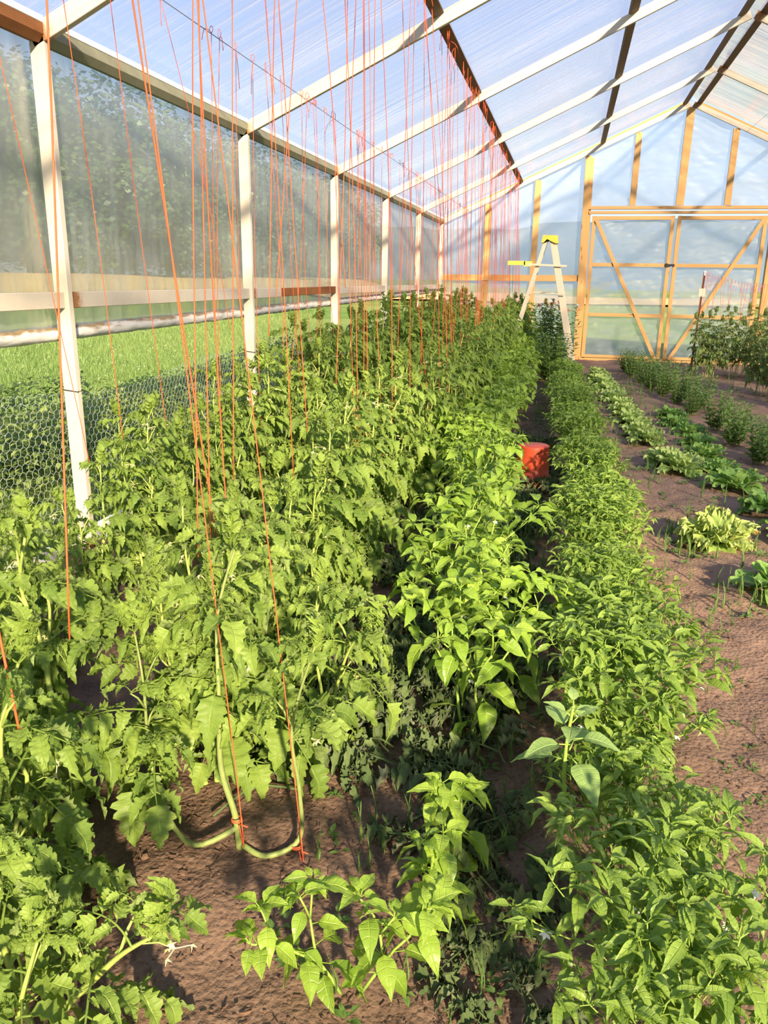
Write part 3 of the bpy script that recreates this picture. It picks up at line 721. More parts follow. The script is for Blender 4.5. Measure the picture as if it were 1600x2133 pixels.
# right-hand tomatoes by the far door
TOMF = [tomato_meshes('f', rand_leaders(800+k, 1.15, 7, .34, .10), 820+k, leaf0=.40, step=.055, L=.25, leafmat='tomato_leaf_far', stemmat='yellow_stem', rad=.007, flowers=1) for k in range(2)]
for k, (x, y, s) in enumerate(((2.55, 15.2, 1.), (3.05, 15.5, 1.02), (3.45, 15.0, .97), (2.95, 12.9, .85), (3.35, 12.3, .9), (3.75, 13.9, .95), (3.2, 11.2, .8))):
    add_tomato(k, x, y, k*1.3, s, 'dusky tomato bush with bare yellow stems, %s' % ['beside the leaning brown stake', 'in the clump before the right door leaf', 'under the right end of the hanging twine', 'at the picture edge before the clump', 'at the right picture edge, low', 'behind the bushes at the right picture edge', 'nearest of the bushes at the right edge'][k], 'tomato bushes by the far doors', TOMF, 'f')

# ------------------------------------------------------------------ peppers
PL = [leaflet(.27, 9, 2, .35, .35+.15*(i % 3), 0, 3, .03, 20+i, .72, 1.15, .3*((i % 3)-1)) for i in range(6)]
CH = [leaflet(.175, 7, 1, .6, .3+.2*(i % 3), 0, 3, .03, 30+i, .78, 1.15, .3*((i % 3)-1)) for i in range(6)]
def bush_meshes(seed, H, tl, L, levels, nmain, spread, mats, stemr=.006, leaves_per=2, tipn=5, flowers=6, droop=-.45, base=.02):
    r = np.random.default_rng(seed); gs = G(); gf = G(); bl = []; bm = [None]
    def leafat(p, d, s, ti):
        st = s*.28; e = p+unit(d)*st; V, F = tube([p, (p+e)/2, e], .0016, 4, False); A = np.zeros((len(V), 3)); A[:, 2] = .7; gf.add(V, F, A)
        place(gf, tl[r.integers(len(tl))], e, unit(d)+[0, 0, droop*r.uniform(.4, 1.3)], (r.normal(0, .3), r.normal(0, .3), 1), s, ti)
    def grow(p, d, lev, seg, rad):
        q = p+unit(d)*seg*r.uniform(.8, 1.2); V, F = tube([p, (p+q)/2+r.normal(0, .004, 3), q], [rad, rad*.9, rad*.8], 6); gs.add(V, F)
        hgt = lev/levels; a0 = r.uniform(0, 6.28)
        for j in range(leaves_per):
            a = a0+j*2.6; f = r.uniform(.3, 1.); pp = p*(1-f)+q*f
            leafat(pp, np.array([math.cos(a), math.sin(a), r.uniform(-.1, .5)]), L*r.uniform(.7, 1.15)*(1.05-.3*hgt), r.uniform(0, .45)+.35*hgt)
        if lev == levels:
            for j in range(tipn):
                a = r.uniform(0, 6.28); leafat(q, np.array([math.cos(a), math.sin(a), r.uniform(.2, 1.4)]), L*r.uniform(.3, .7), r.uniform(.45, .95))
            return
        if lev >= levels-2 and r.random() < flowers*.08:
            c = q+r.normal(0, .012, 3)-[0, 0, .012]
            if bm[0] is None:
                gw = G(); dn = unit([.3, .2, -1])
                for m_ in range(6):
                    a3 = m_*1.047; e1 = frame(dn, (1, 0, .1)); dd = unit(dn*.4+math.cos(a3)*e1[0]+math.sin(a3)*e1[2])
                    sd = unit(np.cross(dd, dn))*.0035; gw.add([-sd*.5, sd*.5, dd*.008+sd, dd*.008-sd], [[0, 1, 2, 3]]); gw.add([dd*.008-sd, dd*.008+sd, dd*.015, dd*.015], [[0, 1, 2, 3]])
                bm[0] = gw.mesh('blossom', M['white_petal'])
            if len(bl) < 9: bl.append((c, bm[0]))
        b = r.uniform(0, PI); e = frame(unit(d), (math.cos(b), math.sin(b), .1))
        for sgn in (-1, 1):
            nd = unit(unit(d)+sgn*e[2]*r.uniform(.3, .65)+np.array([0, 0, .25])); grow(q, nd, lev+1, seg*.86, rad*.78)
    seg = H/sum(.86**k for k in range(levels+1))*1.12
    for k in range(nmain):
        a = k*2*PI/nmain+r.uniform(-.5, .5); b = np.array([math.cos(a), math.sin(a), 0])
        grow(b*base, np.array([b[0]*spread, b[1]*spread, 1]), 0, seg, stemr)
    return gs.mesh('stem', M[mats[0]]), gf.mesh('foliage', M[mats[1]]), bl, []
PEP = [bush_meshes(900+k, (.50, .56, .46, .52)[k], PL, .122, 3, 2, .28, ('pepper_stem', 'pepper_leaf'), .006, 2, 5, 2) for k in range(4)]
PEN = [bush_meshes(930+k, .30, PL, .105, 2, 2, .5, ('pepper_stem', 'pepper_leaf'), .005, 3, 6, 1) for k in range(2)]
CHI = [bush_meshes(950+k, (.42, .46, .40, .44)[k], CH, .088, 4, 3, .25, ('pepper_stem', 'chili_leaf'), .004, 2, 6, 5, -.35) for k in range(4)]

def add_bush(kinds, key, i, x, y, rz, sc, name, label, cat, group):
    k = (key, i % len(kinds)); tags = dict(label=label, category=cat, group=group)
    if k not in first:
        ms = kinds[k[1]]; first[k] = plant_from(name, (ms[0], ms[1], ms[2]), (x, y, gz(x, y)-.01), **tags)
        first[k].rotation_euler = (0, 0, rz); first[k].scale = (sc,)*3; return
    clone(first[k], (x, y, gz(x, y)-.01), rz, sc, small=y > 7, **tags)

cps = [(-.37, 1.38, .92), (-.19, 1.72, 1.0), (-.24, 2.52, 1.05), (-.16, 2.85, .95), (-.36, 3.05, 1.0)]
y = 3.35
while y < 16.6: cps.append((-.31-.034*y-(.10 if 5.2 < y < 6.9 else 0)+rng.uniform(-.05, .05), y, rng.uniform(.92, 1.08)+.012*y)); y += .40
for i, (x, y, s) in enumerate(cps):
    lab = {0: 'small bright pepper plant at the bottom centre of the picture', 1: 'bright pepper plant on open soil before the tall pepper plants'}.get(i, 'broad-leaved pepper plant, %s from the front in its row' % nth(i))
    add_bush(PEN if i < 2 else PEP, 'q' if i < 2 else 'p', i, x, y, rng.uniform(0, 6.28), s, 'pepper_plant', lab, 'pepper plant', 'broad-leaved pepper plants beside the tomatoes')
y = 1.22; i = 0
while y < 12.5:
    for dx in (0,):
        x = .315-.023*y+(.05 if 4.9 < y < 6.8 else 0)+dx+rng.uniform(-.05, .05)
        add_bush(CHI, 'c', i, x, y+rng.uniform(-.06, .06), rng.uniform(0, 6.28), rng.uniform(.84, 1.12)*(1.0 if y < 5 else .90), 'chili_plant', 'small-leaved chili plant with tiny white blossoms, %s from the front in its row' % nth(i), 'chili plant', 'chili plants in the right-hand pepper row'); i += 1
    y += .235

# ------------------------------------------------------------------ other plants
# tall pale weed in the chili row
AM = [leaflet(.30, 12, 2, .25, .25+.1*k, 0, 8, .012, 70+k, .7, 1.05) for k in range(3)]
g = G(); gs = G(); P = smooth_path([(0, 0, 0), (.01, 0, .2), (.0, 0, .42), (.01, 0, .56)], 12); V, F = tube(P, np.linspace(.007, .004, 12), 7); gs.add(V, F)
for k in range(12):
    a = k*2.4+.4; h = .56-.016*(11-k); el = -.15+.10*k; d = np.array([math.cos(a), math.sin(a), el]); p = np.array([.01, 0, h]); L_ = .135*(1-.06*k)
    e = p+unit(d)*L_*.35; V, F = tube([p, e], [.002, .0018], 5); gs.add(V, F)
    place(g, AM[k % 3], e, d+[0, 0, -.1], (0, 0, 1), L_, .5+.04*k)
r_ = empty('broadleaf_weed', (.08, 1.86, 0), label='tall pale broad-leaved weed standing up out of the chili row', category='weed'); gs.build('stem', M['pepper_stem'], r_); g.build('foliage', M['weed_leaf'], r_)

def lettuce(seed, nleaf, L, w, mat, frill=.09, up=.8, kfr=9, el0=.35):
    r = np.random.default_rng(seed); g = G(); n, m_ = 24, 9
    t = np.linspace(0, 1, n+1); u = np.linspace(-1, 1, 2*m_+1); tt, uu = np.meshgrid(t, u, indexing='ij')
    for k in range(nleaf):
        f = k/nleaf; az = k*2.4+r.uniform(-.2, .2); ww = w*r.uniform(.85, 1.15)
        W1 = np.where(t < .62, ww*(.22+.78*(t/.62)**.9), ww*np.sqrt(np.clip(1-((t-.62)/.40)**2, 0, 1)))+.01
        W = np.repeat(W1[:, None], 2*m_+1, 1); x = uu*W
        rad = np.clip(np.maximum(np.abs(uu), (tt-.4)/.6), 0, 1); e = rad**2.6*np.clip(tt*3, 0, 1)
        th = np.arctan2(x/ww, tt-.38); ph = r.uniform(0, 6)
        z = .30*(x/ww)**2*ww+frill*e*(np.sin(th*kfr+ph)+.55*np.sin(th*kfr*1.9+ph*2))+.035*np.sin(tt*14+uu*4+ph)*np.sin(uu*7+ph)
        rr_ = 1+.10*e*np.cos(th*kfr*1.3+ph); x = x*rr_
        cv = 1.1*(1-f)+.25
        y = np.sin(tt*cv)/cv; zz = z-(1-np.cos(tt*cv))/cv
        V = np.stack([x, y*rr_, zz], -1).reshape(-1, 3); A = np.stack([uu, np.clip(tt, .001, 1), .6*e**.7+.25*f+0*tt], -1).reshape(-1, 3)
        el = el0+up*f+r.uniform(-.15, .15); d = (math.cos(az)*math.cos(el), math.sin(az)*math.cos(el), math.sin(el))
        place(g, (V, gridF(n+1, 2*m_+1), A), np.array([math.cos(az)*.02, math.sin(az)*.02, .01]), d, (0, 0, 1), L*(1-.30*f)*r.uniform(.85, 1.1), r.uniform(-.12, .12))
    return g
LET = [lettuce(1000+k, 17, .22, .48, M['lettuce_leaf'], .085, .75, 8, .6).mesh('leaves', M['lettuce_leaf']) for k in range(3)]
LEG = [lettuce(1010+k, 15, .21, .46, M['lettuce_green'], .075, .7, 7, .55).mesh('leaves', M['lettuce_green']) for k in range(2)]
def add_lettuce(me, x, y, s, label, group, rz):
    root = bpy.data.objects.new('lettuce', me); COL.objects.link(root); root.location = (x, y, gz(x, y)); root.rotation_euler = (0, 0, rz); root.scale = (s,)*3
    root['label'] = label; root['category'] = 'lettuce'; root['group'] = group
ep = [(.58, 14.6), (.62, 14.1), (.60, 13.6), (.66, 13.1), (.68, 12.6), (.72, 12.0), (.70, 11.5), (.78, 10.9), (.80, 10.4), (.82, 9.9), (.86, 9.4), (.86, 8.95), (.92, 8.5), (.95, 7.75), (.98, 7.4), (1.05, 7.1)]
for k, (x, y) in enumerate(ep):
    if k == 13: continue
    add_lettuce(LET[k % 3], x, y, .92+.12*rng.random(), 'pale frilly lettuce, %s from the end wall in the near lettuce row' % nth(k if k < 13 else k-1), 'pale lettuces in the near row', rng.uniform(0, 6))
big = lettuce(1050, 26, .27, .36, M['lettuce_yellow'], .10, .95, 13, .35); o = big.build('lettuce', M['lettuce_yellow'], loc=(1.03, 5.15, gz(1.03, 5.15)), label='big bolting lettuce with yellow frilly heart and browned edges', category='lettuce')
bo = lettuce(1051, 14, .27, .42, M['lettuce_green'], .04, .9, 5, .4); bo.build('lettuce', M['lettuce_green'], loc=(1.22, 4.25, gz(1.22, 4.25)), label='smooth dark green lettuce nearest the camera at the right edge', category='lettuce')
fp = [(1.32, 10.2), (1.30, 9.6), (1.37, 9.0), (1.38, 8.4), (1.36, 7.8), (1.40, 7.2), (1.40, 6.55), (1.52, 5.95), (1.58, 5.4)]
for k, (x, y) in enumerate(fp):
    add_lettuce(LEG[k % 2], x, y, 1.0+.15*(y < 7), 'green lettuce, %s from the end wall in the right lettuce row' % nth(k), 'green lettuces in the right row', rng.uniform(0, 6))

# upright narrow-leaved flower seedlings
HL = [leaflet(.15, 5, 1, .4, .3, 0, 3, .01, 80+k, .8, 1.) for k in range(3)]
def spike_bush(seed, H, nst, spread, Ls, mats=('herb_stem', 'herb_leaf'), step=.016):
    r = np.random.default_rng(seed); g = G(); gs = G(); tops = []
    for k in range(nst):
        a = r.uniform(0, 6.28); q = r.uniform(0, 1)**.5*spread; h = H*r.uniform(.7, 1.05); b = np.array([math.cos(a)*q, math.sin(a)*q, 0])
        P = smooth_path([b*.3, b*.7+[0, 0, h*.45], b+[0, 0, h]], 8); V, F = tube(P, np.linspace(.003, .0015, 8), 5); gs.add(V, F); z = h*.12; az = a; tops.append(P[-1])
        while z < h:
            f = z/h*7; i = min(int(f), 6); p = P[i]*(1-f+i)+P[i+1]*(f-i); az += 2.4
            place(g, HL[r.integers(3)], p, (math.cos(az), math.sin(az), .7), (0, 0, 1), Ls*r.uniform(.7, 1.1)*(1.1-.5*z/h), r.uniform(0, .6)+.3*z/h); z += step
    return gs, g, tops
HB = []
for k in range(3):
    gs, g, _ = spike_bush(1100+k, .42, 15, .20, .115, step=.019); HB.append((gs.mesh('stem', M['herb_stem']), g.mesh('foliage', M['herb_leaf']), [], []))
hp = [(1.12, 15.4), (1.3, 15.1), (1.16, 14.4), (1.42, 14.3), (1.26, 13.7), (1.5, 13.5), (1.34, 13.0), (1.6, 12.8), (1.45, 12.2), (1.72, 12.0), (1.55, 11.5), (1.8, 11.2), (1.64, 10.7), (1.74, 9.5), (1.92, 9.1), (1.76, 8.6), (1.95, 8.1), (1.80, 7.7), (2.0, 7.3), (1.88, 6.9), (2.05, 6.6)]
for k, (x, y) in enumerate(hp):
    add_bush(HB, 'h', k, x, y, k*1.1, 1.+.1*math.sin(k*3), 'flower_seedling', 'upright narrow-leaved flower seedling clump, %s from the end wall right of the lettuces' % nth(k), 'seedling', 'narrow-leaved seedlings right of the lettuces')
# tall strawflower bush inside the ladder
def pompon(r, seed):
    g = G(); rr_ = np.random.default_rng(seed)
    for ring, (el, q) in enumerate(((-.15, 14), (.25, 12), (.65, 9), (1.1, 6))):
        for j in range(q):
            a = (j+.5*ring)*2*PI/q; d = np.array([math.cos(a)*math.cos(el), math.sin(a)*math.cos(el), math.sin(el)]); s = unit(np.cross(d, (0, 0, 1)))*r*.3
            b = d*r*.3; tp = d*r*rr_.uniform(.9, 1.1); md = d*r*.75; g.add([b-s*.4, b+s*.4, md+s, md-s], [[0, 1, 2, 3]]); g.add([md-s, md+s, tp, tp], [[0, 1, 2, 3]])
    g.add(*ball(r*.5, 0, 6, 8, .7, 0)); return g
FB = empty('strawflower_bush', (-.20, 14.75, 0), label='tall strawflower bush with white, yellow and pink heads under the stepladder', category='flower bush')
gs, g, tops = spike_bush(1200, 1.22, 50, .42, .19, step=.034); gs.build('stem', M['herb_stem'], FB); g.build('foliage', M['herb_leaf'], FB)
tops.sort(key=lambda p: -p[2])
for k, p in enumerate(tops[:28]):
    mt = ['white_petal', 'pale_petal', 'white_petal', 'orange_petal', 'white_petal', 'yellow_petal', 'pink_petal'][k % 7]
    o = pompon(.050 if k % 3 else .038, k).build('flower_head', M[mt], FB, tuple(p+np.array([0, 0, .01])), label=mt.split('_')[0]+' flower head')
gs, g, _ = spike_bush(1201, .78, 44, .40, .16, step=.03)
low = empty('flower_bush', (-.20, 13.5, 0), label='low leafy bush before the strawflowers, next to the ladder leg', category='flower bush'); gs.build('stem', M['herb_stem'], low); g.build('foliage', M['herb_leaf'], low)

# ------------------------------------------------------------------ ladder
lad = empty('stepladder', (-.3, 14.3, 0), label='old pale stepladder with yellow top cap and yellow paint tray, standing over flowers', category='ladder')
def lp(*a, **k): return bar(*a, parent=lad, **k)
ty, by = 14.2, 14.0                       # the ladder opens left-right: climbing side to the right
apex = -.40
for s, yy in ((-1, 14.02), (1, 14.50)):
    yt = 14.17 if s < 0 else 14.36
    lp('side_rail', (.18, yy, .03), (apex+.06, yt, 2.27), .03, .11, M['old_wood'], up=(1, 0, .2), label='weathered front rail')
    lp('back_rail', (-1.06, yy+.02, .03), (apex-.05, yt, 2.27), .022, .065, M['old_wood'], up=(1, 0, -.2), label='thin rear rail')
    lp('foot', (.175, yy, 0), (.175, yy, .06), .10, .035, M['yellow_plastic'], up=(0, 1, 0), label='yellow foot')
    lp('spreader_bar', (-.62, yy+.0, 1.42), (-.07, yy, 1.40), .010, .022, M['old_wood'])
for k in range(7):
    z = .30+.28*k; f = z/2.27; x = .18+(apex+.06-.18)*f; a = 14.02+.15*f; b = 14.50-.14*f
    lp('tread', (x, a+.01, z), (x, b-.01, z), .085, .022, M['old_wood'])
for k in range(3):
    z = .5+.6*k; f = z/2.27; x = -1.06+(apex-.05+1.06)*f; a = 14.04+.14*f; b = 14.52-.15*f
    lp('brace_bar', (x, a+.01, z), (x, b-.01, z), .02, .035, M['old_wood'])
g = G(); prof = [(-.135, -.075), (-.10, -.075), (-.045, -.02), (.02, -.05), (.10, -.085), (.145, -.085), (.125, .04), (-.115, .045)]
V, F = prism(prof, .30); V = V[:, [1, 0, 2]]; V[:, 1] -= .02; g.add(V, F[:, ::-1]); o = g.build('top_cap', M['yellow_plastic'], lad, (apex+.3+.01, -.17, 2.295), smooth=False, label='speckled yellow top cap')
lp('shelf_arm', (-.74, 14.1, 1.87), (-.08, 14.1, 1.85), .03, .035, M['old_wood'])
g = G(); g.add(*boxV(-.20, .20, -.0, .22, -.012, .012)); g.add(*boxV(-.20, .09, -.012, .01, -.03, .035)); g.add(*boxV(.07, .2, -.012, .01, -.05, .03)); g.add(*boxV(-.20, -.18, 0, .22, -.02, .03))
g.add(*boxV(-.2, .2, .21, .23, -.02, .03)); g.build('paint_tray', M['yellow_tray'], lad, (-.86+.3, -.2, 1.89), smooth=False, label='bright yellow folding tray')

# ------------------------------------------------------------------ bucket
th = np.arange(48)*2*PI/48; prof = [(.0, .33), (.118, .33), (.124, .326), (.126, .318), (.127, .29), (.129, .24), (.132, .16), (.135, .085), (.142, .083), (.143, .074), (.136, .072), (.138, .04), (.147, .038), (.149, .006), (.143, 0), (.135, 0), (.13, .05)]
g = G(); P = np.array([[r*np.cos(th), r*np.sin(th), z+0*th] for r, z in prof]).transpose(0, 2, 1)
a = np.arange(len(prof)*48).reshape(-1, 48); b = np.roll(a, -1, 1); g.add(P.reshape(-1, 3), np.stack([a[1:], b[1:], b[:-1], a[:-1]], -1).reshape(-1, 4))
bk = g.build('bucket', M['red_plastic'], loc=(-.19, 6.40, .0), label='upturned red plastic bucket on the soil between two pepper rows', category='bucket')

# ------------------------------------------------------------------ T-post, its wire and hanging twines at the far right
tpo = empty('stake', (2.28, 15.5, 0), label='rusty brown steel T-stake leaning before the right door leaf', category='stake')
g = G(); V, F = prism([(-.018, -.003), (.018, -.003), (.018, .003), (.003, .003), (.003, .03), (-.003, .03), (-.003, .003), (-.018, .003)], 1.80); g.add(V, F)
o = g.build('shaft', M['brown_steel'], tpo, smooth=False); o.rotation_euler = (0, -PI/2+.02, 0)
g = G(); g.add(*boxV(-.016, .016, -.016, .016, 1.74, 1.82)); g.build('white_tip', M['white_board'], tpo, (.03, 0, 0), smooth=False, label='worn white tip')
g = G(); g.add(*boxV(-.055, .055, -.008, .0, 1.38, 1.52)); g.build('anchor_plate', M['old_wood'], tpo, (.02, -.01, 0), smooth=False, label='small weathered plate')

def string(pts, r, nm, label, group, mat='string', n=10, loop=None, cat='twine', k=4):
    P = smooth_path(pts, n) if len(pts) > 2 else np.linspace(pts[0], pts[1], 6)
    o0 = P[0].copy(); g = G(); V, F = tube(P-o0, r, k); g.add(V, F)
    if loop is None: return g.build(nm, M[mat], loc=tuple(o0), label=label, category=cat, group=group)
    o = g.build(nm, M[mat], loc=tuple(o0), label=label, category=cat, group=group)
    g = G(); rr_ = np.random.default_rng(int(loop*1000) % 9999)
    t = np.linspace(0, 2*PI, 14); s = rr_.uniform(.018, .032); ax = rr_.uniform(0, 6)
    L1 = np.stack([s*.5*np.sin(t)*math.cos(ax), s*.5*np.sin(t)*math.sin(ax), s*(1-np.cos(t))*.8], -1); V, F = tube(L1, r, k); g.add(V, F)
    d = rr_.normal(0, .03, 3); e = np.array([0, 0, 0]); V, F = tube(smooth_path([e, d+[0, 0, -.02], d*1.5+[0, 0, -.10]], 6), r, k); g.add(V, F)
    g.build('knot', M[mat], o); return o

top = np.array([2.31, 15.5, 1.76]); endp = np.array([4.9, 15.8, 1.62])
P = smooth_path([top, (3.0, 15.55, 1.60), (3.7, 15.65, 1.57), endp], 20); g = G(); V, F = tube(P-P[0], .003, 5); g.add(V, F)
g.build('support_wire', M['wire'], loc=tuple(P[0]), label='sagging wire from the stake towards the right, hung with twine', category='wire')
for k in range(22):
    f = (k+.5)/22*.55; p = P[min(19, int(f*19))]*(1-(f*19) % 1)+P[min(19, int(f*19)+1)]*((f*19) % 1)
    d = rng.normal(0, .07); ln = rng.uniform(.25, .95) if k % 3 else rng.uniform(.85, 1.05)
    string([p, p+np.array([d*.4, 0, -ln*.5]), p+np.array([d, 0, -ln])], .0022, 'twine', 'short orange twine hanging over the bushes, %s from the brown stake' % nth(k), 'twines hanging from the low wire', n=6, loop=k+.3)

# ------------------------------------------------------------------ overhead wire and long twines
wx, wz = -2.10, 2.93
g = G(); V, F = tube([(0, YB+.1-8, 0), (0, 0, -.01), (0, D-.1-8, 0)], .0022, 5); g.add(V, F)
g.build('support_wire', M['dark_wire'], loc=(wx, 8, wz), label='thin dark wire strung under the left roof slope beside the eave', category='wire')
g = G(); V, F = tube([(0, YB+.1-8, 0), (0, 0, -.01), (0, D-.1-8, 0)], .0022, 5); g.add(V, F)
g.build('support_wire', M['dark_wire'], loc=(3.05, 8, roofz(3.05)-.14), label='thin dark wire strung under the right roof slope', category='wire')
k = 0
for (x, y, t) in rowA+[(-2.05, 2.1, .7), (-2.0, 1.6, .7)]:
    for j in range(2):
        if y < 4.6: break
        y1 = y+rng.normal(0, .28); x0 = x+rng.uniform(-.05, .05); z0 = rng.uniform(.1, .5)
        P = [(wx, y1, wz), (wx*.45+x0*.55+rng.normal(0, .02), (y1+y)/2+rng.normal(0, .03), 1.6), (x0, y+rng.uniform(-.08, .08), z0)]
        string(P, .0019, 'twine', 'orange twine from the dark eave wire to the first row, %s from the front' % nth(k), 'orange twines hung from the eave wire', loop=k+.17); k += 1
k = 0
for (x, y, t) in rowB:
    for j in range(3 if y > 7 else 2):
        if y < 3.8: break
        y1 = y+rng.normal(0, .30); x0 = x+rng.uniform(-.07, .07); z0 = rng.uniform(.1, .6); px_ = -1.15+rng.uniform(-.045, .045)
        P = [(px_, y1, roofz(px_)-.02), ((px_+x0)/2+rng.normal(0, .03), (y1+y)/2+rng.normal(0, .04), 1.9), (x0, y+rng.uniform(-.1, .1), z0)]
        string(P, .0020, 'twine', 'orange twine from the brown purlin to the middle tomato row, %s from the front' % nth(k), 'orange twines hung from the brown purlin', loop=k+.41); k += 1
# twines close to the camera, each at its own place
def ray(px, py): return _fw+_rt*(px-800)/F_PX+_up*(1066.5-py)/F_PX
def at(px, py, X):
    d = ray(px, py); s = X/d[0]; return np.array([0, 0, EYE])+s*d
NEARS = [((85, 0), (145, 1330), -1.35, .0023, 'thick orange twine crossing the nearest white post'), ((280, 0), (478, 1290), -1.15, .0026, 'thickest orange twine leaning right across the side film'),
         ((2, 1340), (46, 1550), -1.05, .0030, 'short slanting orange twine at the left picture edge'),
         ((0, 120), (188, 970), -2.1, .0016, 'thin orange twine slanting from the left picture edge past the nearest post'), ((130, 0), (256, 913), -2.05, .0017, 'thin orange twine right of the nearest post'),
         ((230, 0), (347, 890), -2.0, .0016, 'thin orange twine midway between the first two posts'), ((335, 0), (480, 690), -2.1, .0015, 'thin leaning orange twine passing behind the knots'),
         ((412, 0), (413, 1160), -1.3, .0020, 'straight upright orange twine, left of a close pair'), ((415, 0), (440, 1190), -1.3, .0020, 'upright orange twine, right of a close pair'),
         ((418, 0), (487, 1310), -1.2, .0022, 'orange twine slanting down from the close bunch'), ((485, 0), (487, 1000), -1.4, .0018, 'lone straight orange twine before the second post'),
         ((545, 0), (612, 1000), -1.3, .0018, 'orange twine leaning right past the second post'), ((575, 0), (560, 700), -1.4, .0018, 'orange twine leaning left past the second post'), ((580, 0), (640, 900), -1.2, .0019, 'orange twine at the right of the second post'),
         ((615, 0), (575, 620), -1.4, .0018, 'crossing orange twine right of the second post'), ((665, 0), (720, 600), -1.25, .0018, 'orange twine leaning right before the third post'), ((720, 0), (700, 800), -1.25, .0018, 'orange twine leaning left before the third post'),
         ((765, 0), (770, 640), -1.2, .0018, 'straight orange twine right of the third post')]
for (p, q, X, r, lab) in NEARS:
    if X > -1.9: a = at(*p, -1.14); b = at(*q, -1.08)
    else: a = at(*p, X); b = at(*q, X+.03)
    d = a-b
    zt = roofz(-1.15) if X > -1.9 else wz
    a2 = b+d*(zt-b[2])/d[2]
    while a2[2] > roofz(a2[0])-.03: a2 = a2-d*.01
    mid = (a2+b)/2+rng.normal(0, .012, 3)
    string([a2, mid, b], r, 'twine', lab, 'long orange twines near the camera', n=14, loop=X*7+p[0], k=6)
# twine tied round the hero plant's stems
for (b, t_, lab) in (((-.80, 1.75, .13), (-1.14, 1.9, 3.5), 'red twine knotted to the foot of the bare-stemmed plant'), ((-.635, 1.78, .05), (-1.12, 2.2, 3.5), 'red twine tied low on the right stem of the bare-stemmed plant')):
    b = np.array(b); t_ = np.array(t_); o = string([t_, (t_+b)/2+[.02, 0, 0], b+[.015, -.012, .08], b+[.012, -.014, 0]], .0018, 'twine', lab, 'long orange twines near the camera', n=16)
    t = np.linspace(0, 4*PI, 24); V, F = tube(np.stack([.0145*np.cos(t), .0145*np.sin(t), .003*t/PI], -1)+b-t_, .0018, 4); g = G(); g.add(V, F)
    V, F = tube([b-t_+[.012, -.01, 0], b-t_+[.04, -.02, .004]], .0022, 4); g.add(V, F); g.build('knot', M['string'], o)

# ------------------------------------------------------------------ litter, weeds, clods on the soil
def scatter(tpls, pts, dirs, nrm, sc, tint, g):
    for k in range(len(pts)): place(g, tpls[k % len(tpls)], pts[k], dirs[k], nrm[k], sc[k], tint[k])
def on_ground(n, fx, y0, y1, r, pw=1.):
    y = y0+(y1-y0)*r.random(n)**pw; x = fx(y, r); return x, y
r = np.random.default_rng(77); g = G()
n = 560; y = 1.8+6.5*r.random(n)**1.5; x = -.50+.28*r.normal(size=n); x = np.clip(x, -1.3, -.02)
keep = ~((y < 2.2) & (x < -.3)); x, y = x[keep], y[keep]
for k in range(len(x)):
    a = r.uniform(0, 6.28); place(g, CLW[k % 5], np.array([x[k], y[k], gz(x[k], y[k])+.02+.03*r.random()]), (math.cos(a), math.sin(a), r.uniform(-.05, .2)), (r.normal(0, .4), r.normal(0, .4), 1), r.uniform(.16, .28), r.uniform(-.1, .35))
for k in range(40):
    yy = r.uniform(1.9, 5); xx = -.55+.25*r.normal(); a = r.uniform(0, 6.28); ln = r.uniform(.12, .3); z = gz(xx, yy)+.03
    V, F = tube(smooth_path([(xx, yy, z), (xx+math.cos(a)*ln/2, yy+math.sin(a)*ln/2, z+.02), (xx+math.cos(a+.4)*ln, yy+math.sin(a+.4)*ln, z)], 6), .004, 5); g.add(V, F)
for k in range(26):   # a smaller heap in the foreground aisle
    yy = r.uniform(1.35, 1.9); xx = r.uniform(-.16, .05); a = r.uniform(0, 6.28); place(g, CLW[k % 5], np.array([xx, yy, gz(xx, yy)+.02]), (math.cos(a), math.sin(a), .05), (r.normal(0, .4), r.normal(0, .4), 1), r.uniform(.10, .18), r.uniform(-.1, .3))
g.build('pruned_leaves', M['wilted'], kind='stuff', label='dark wilted tomato prunings lying on the soil', category='plant litter')

# small weeds and grass tufts
g = G(); SM = [leaflet(.28, 5, 1, .3, .3, 0, 3, .02, 90+k) for k in range(3)]; GR = [leaflet(.014, 6, 1, .5, .8, 0, 3, .0, 95+k, .6, .7) for k in range(3)]
def weed_spots():
    out = []
    for _ in range(260): out.append((r.uniform(-.30, .02)-.01, r.uniform(2.2, 13), 1))
    for _ in range(150):
        y = r.uniform(3.6, 15); out.append((.72+.32*r.normal()+.0*y, y, 1))
    for _ in range(190): y = r.uniform(4, 13); out.append((1.15-.03*(y-5)+.22*r.normal(), y, 1.2))
    for _ in range(45): out.append((.85+.10*r.normal(), r.uniform(4.8, 5.5), 1.0))
    for _ in range(30): out.append((1.0+.10*r.normal(), r.uniform(3.9, 4.4), .9))
    for _ in range(60): out.append((r.uniform(-.6, .1), r.uniform(1.3, 2.2), .8))
    for _ in range(260): out.append((r.uniform(1.0, 4), r.uniform(12, 17.5), 1.3))
    for _ in range(60): out.append((r.uniform(.55, .9), r.uniform(1.7, 4), .6))
    return out
for (x, y, s) in weed_spots():
    base = np.array([x, y, gz(x, y)]); nn = r.integers(4, 9); kind = r.random()
    for j in range(nn):
        a = r.uniform(0, 6.28)
        if kind < .55: place(g, SM[j % 3], base+np.array([math.cos(a), math.sin(a), 1])*.012*s*r.random()*2, (math.cos(a), math.sin(a), r.uniform(0, .9)), (0, 0, 1), s*r.uniform(.018, .04), r.uniform(-.1, .7))
        else: place(g, GR[j % 3], base, (math.cos(a)*.6, math.sin(a)*.6, 1), (math.cos(a), math.sin(a), .3), s*r.uniform(.06, .14), r.uniform(0, .6))
g.build('weeds', M['herb_leaf'], kind='stuff', label='small weeds and grass tufts sprouting from the soil', category='weeds')

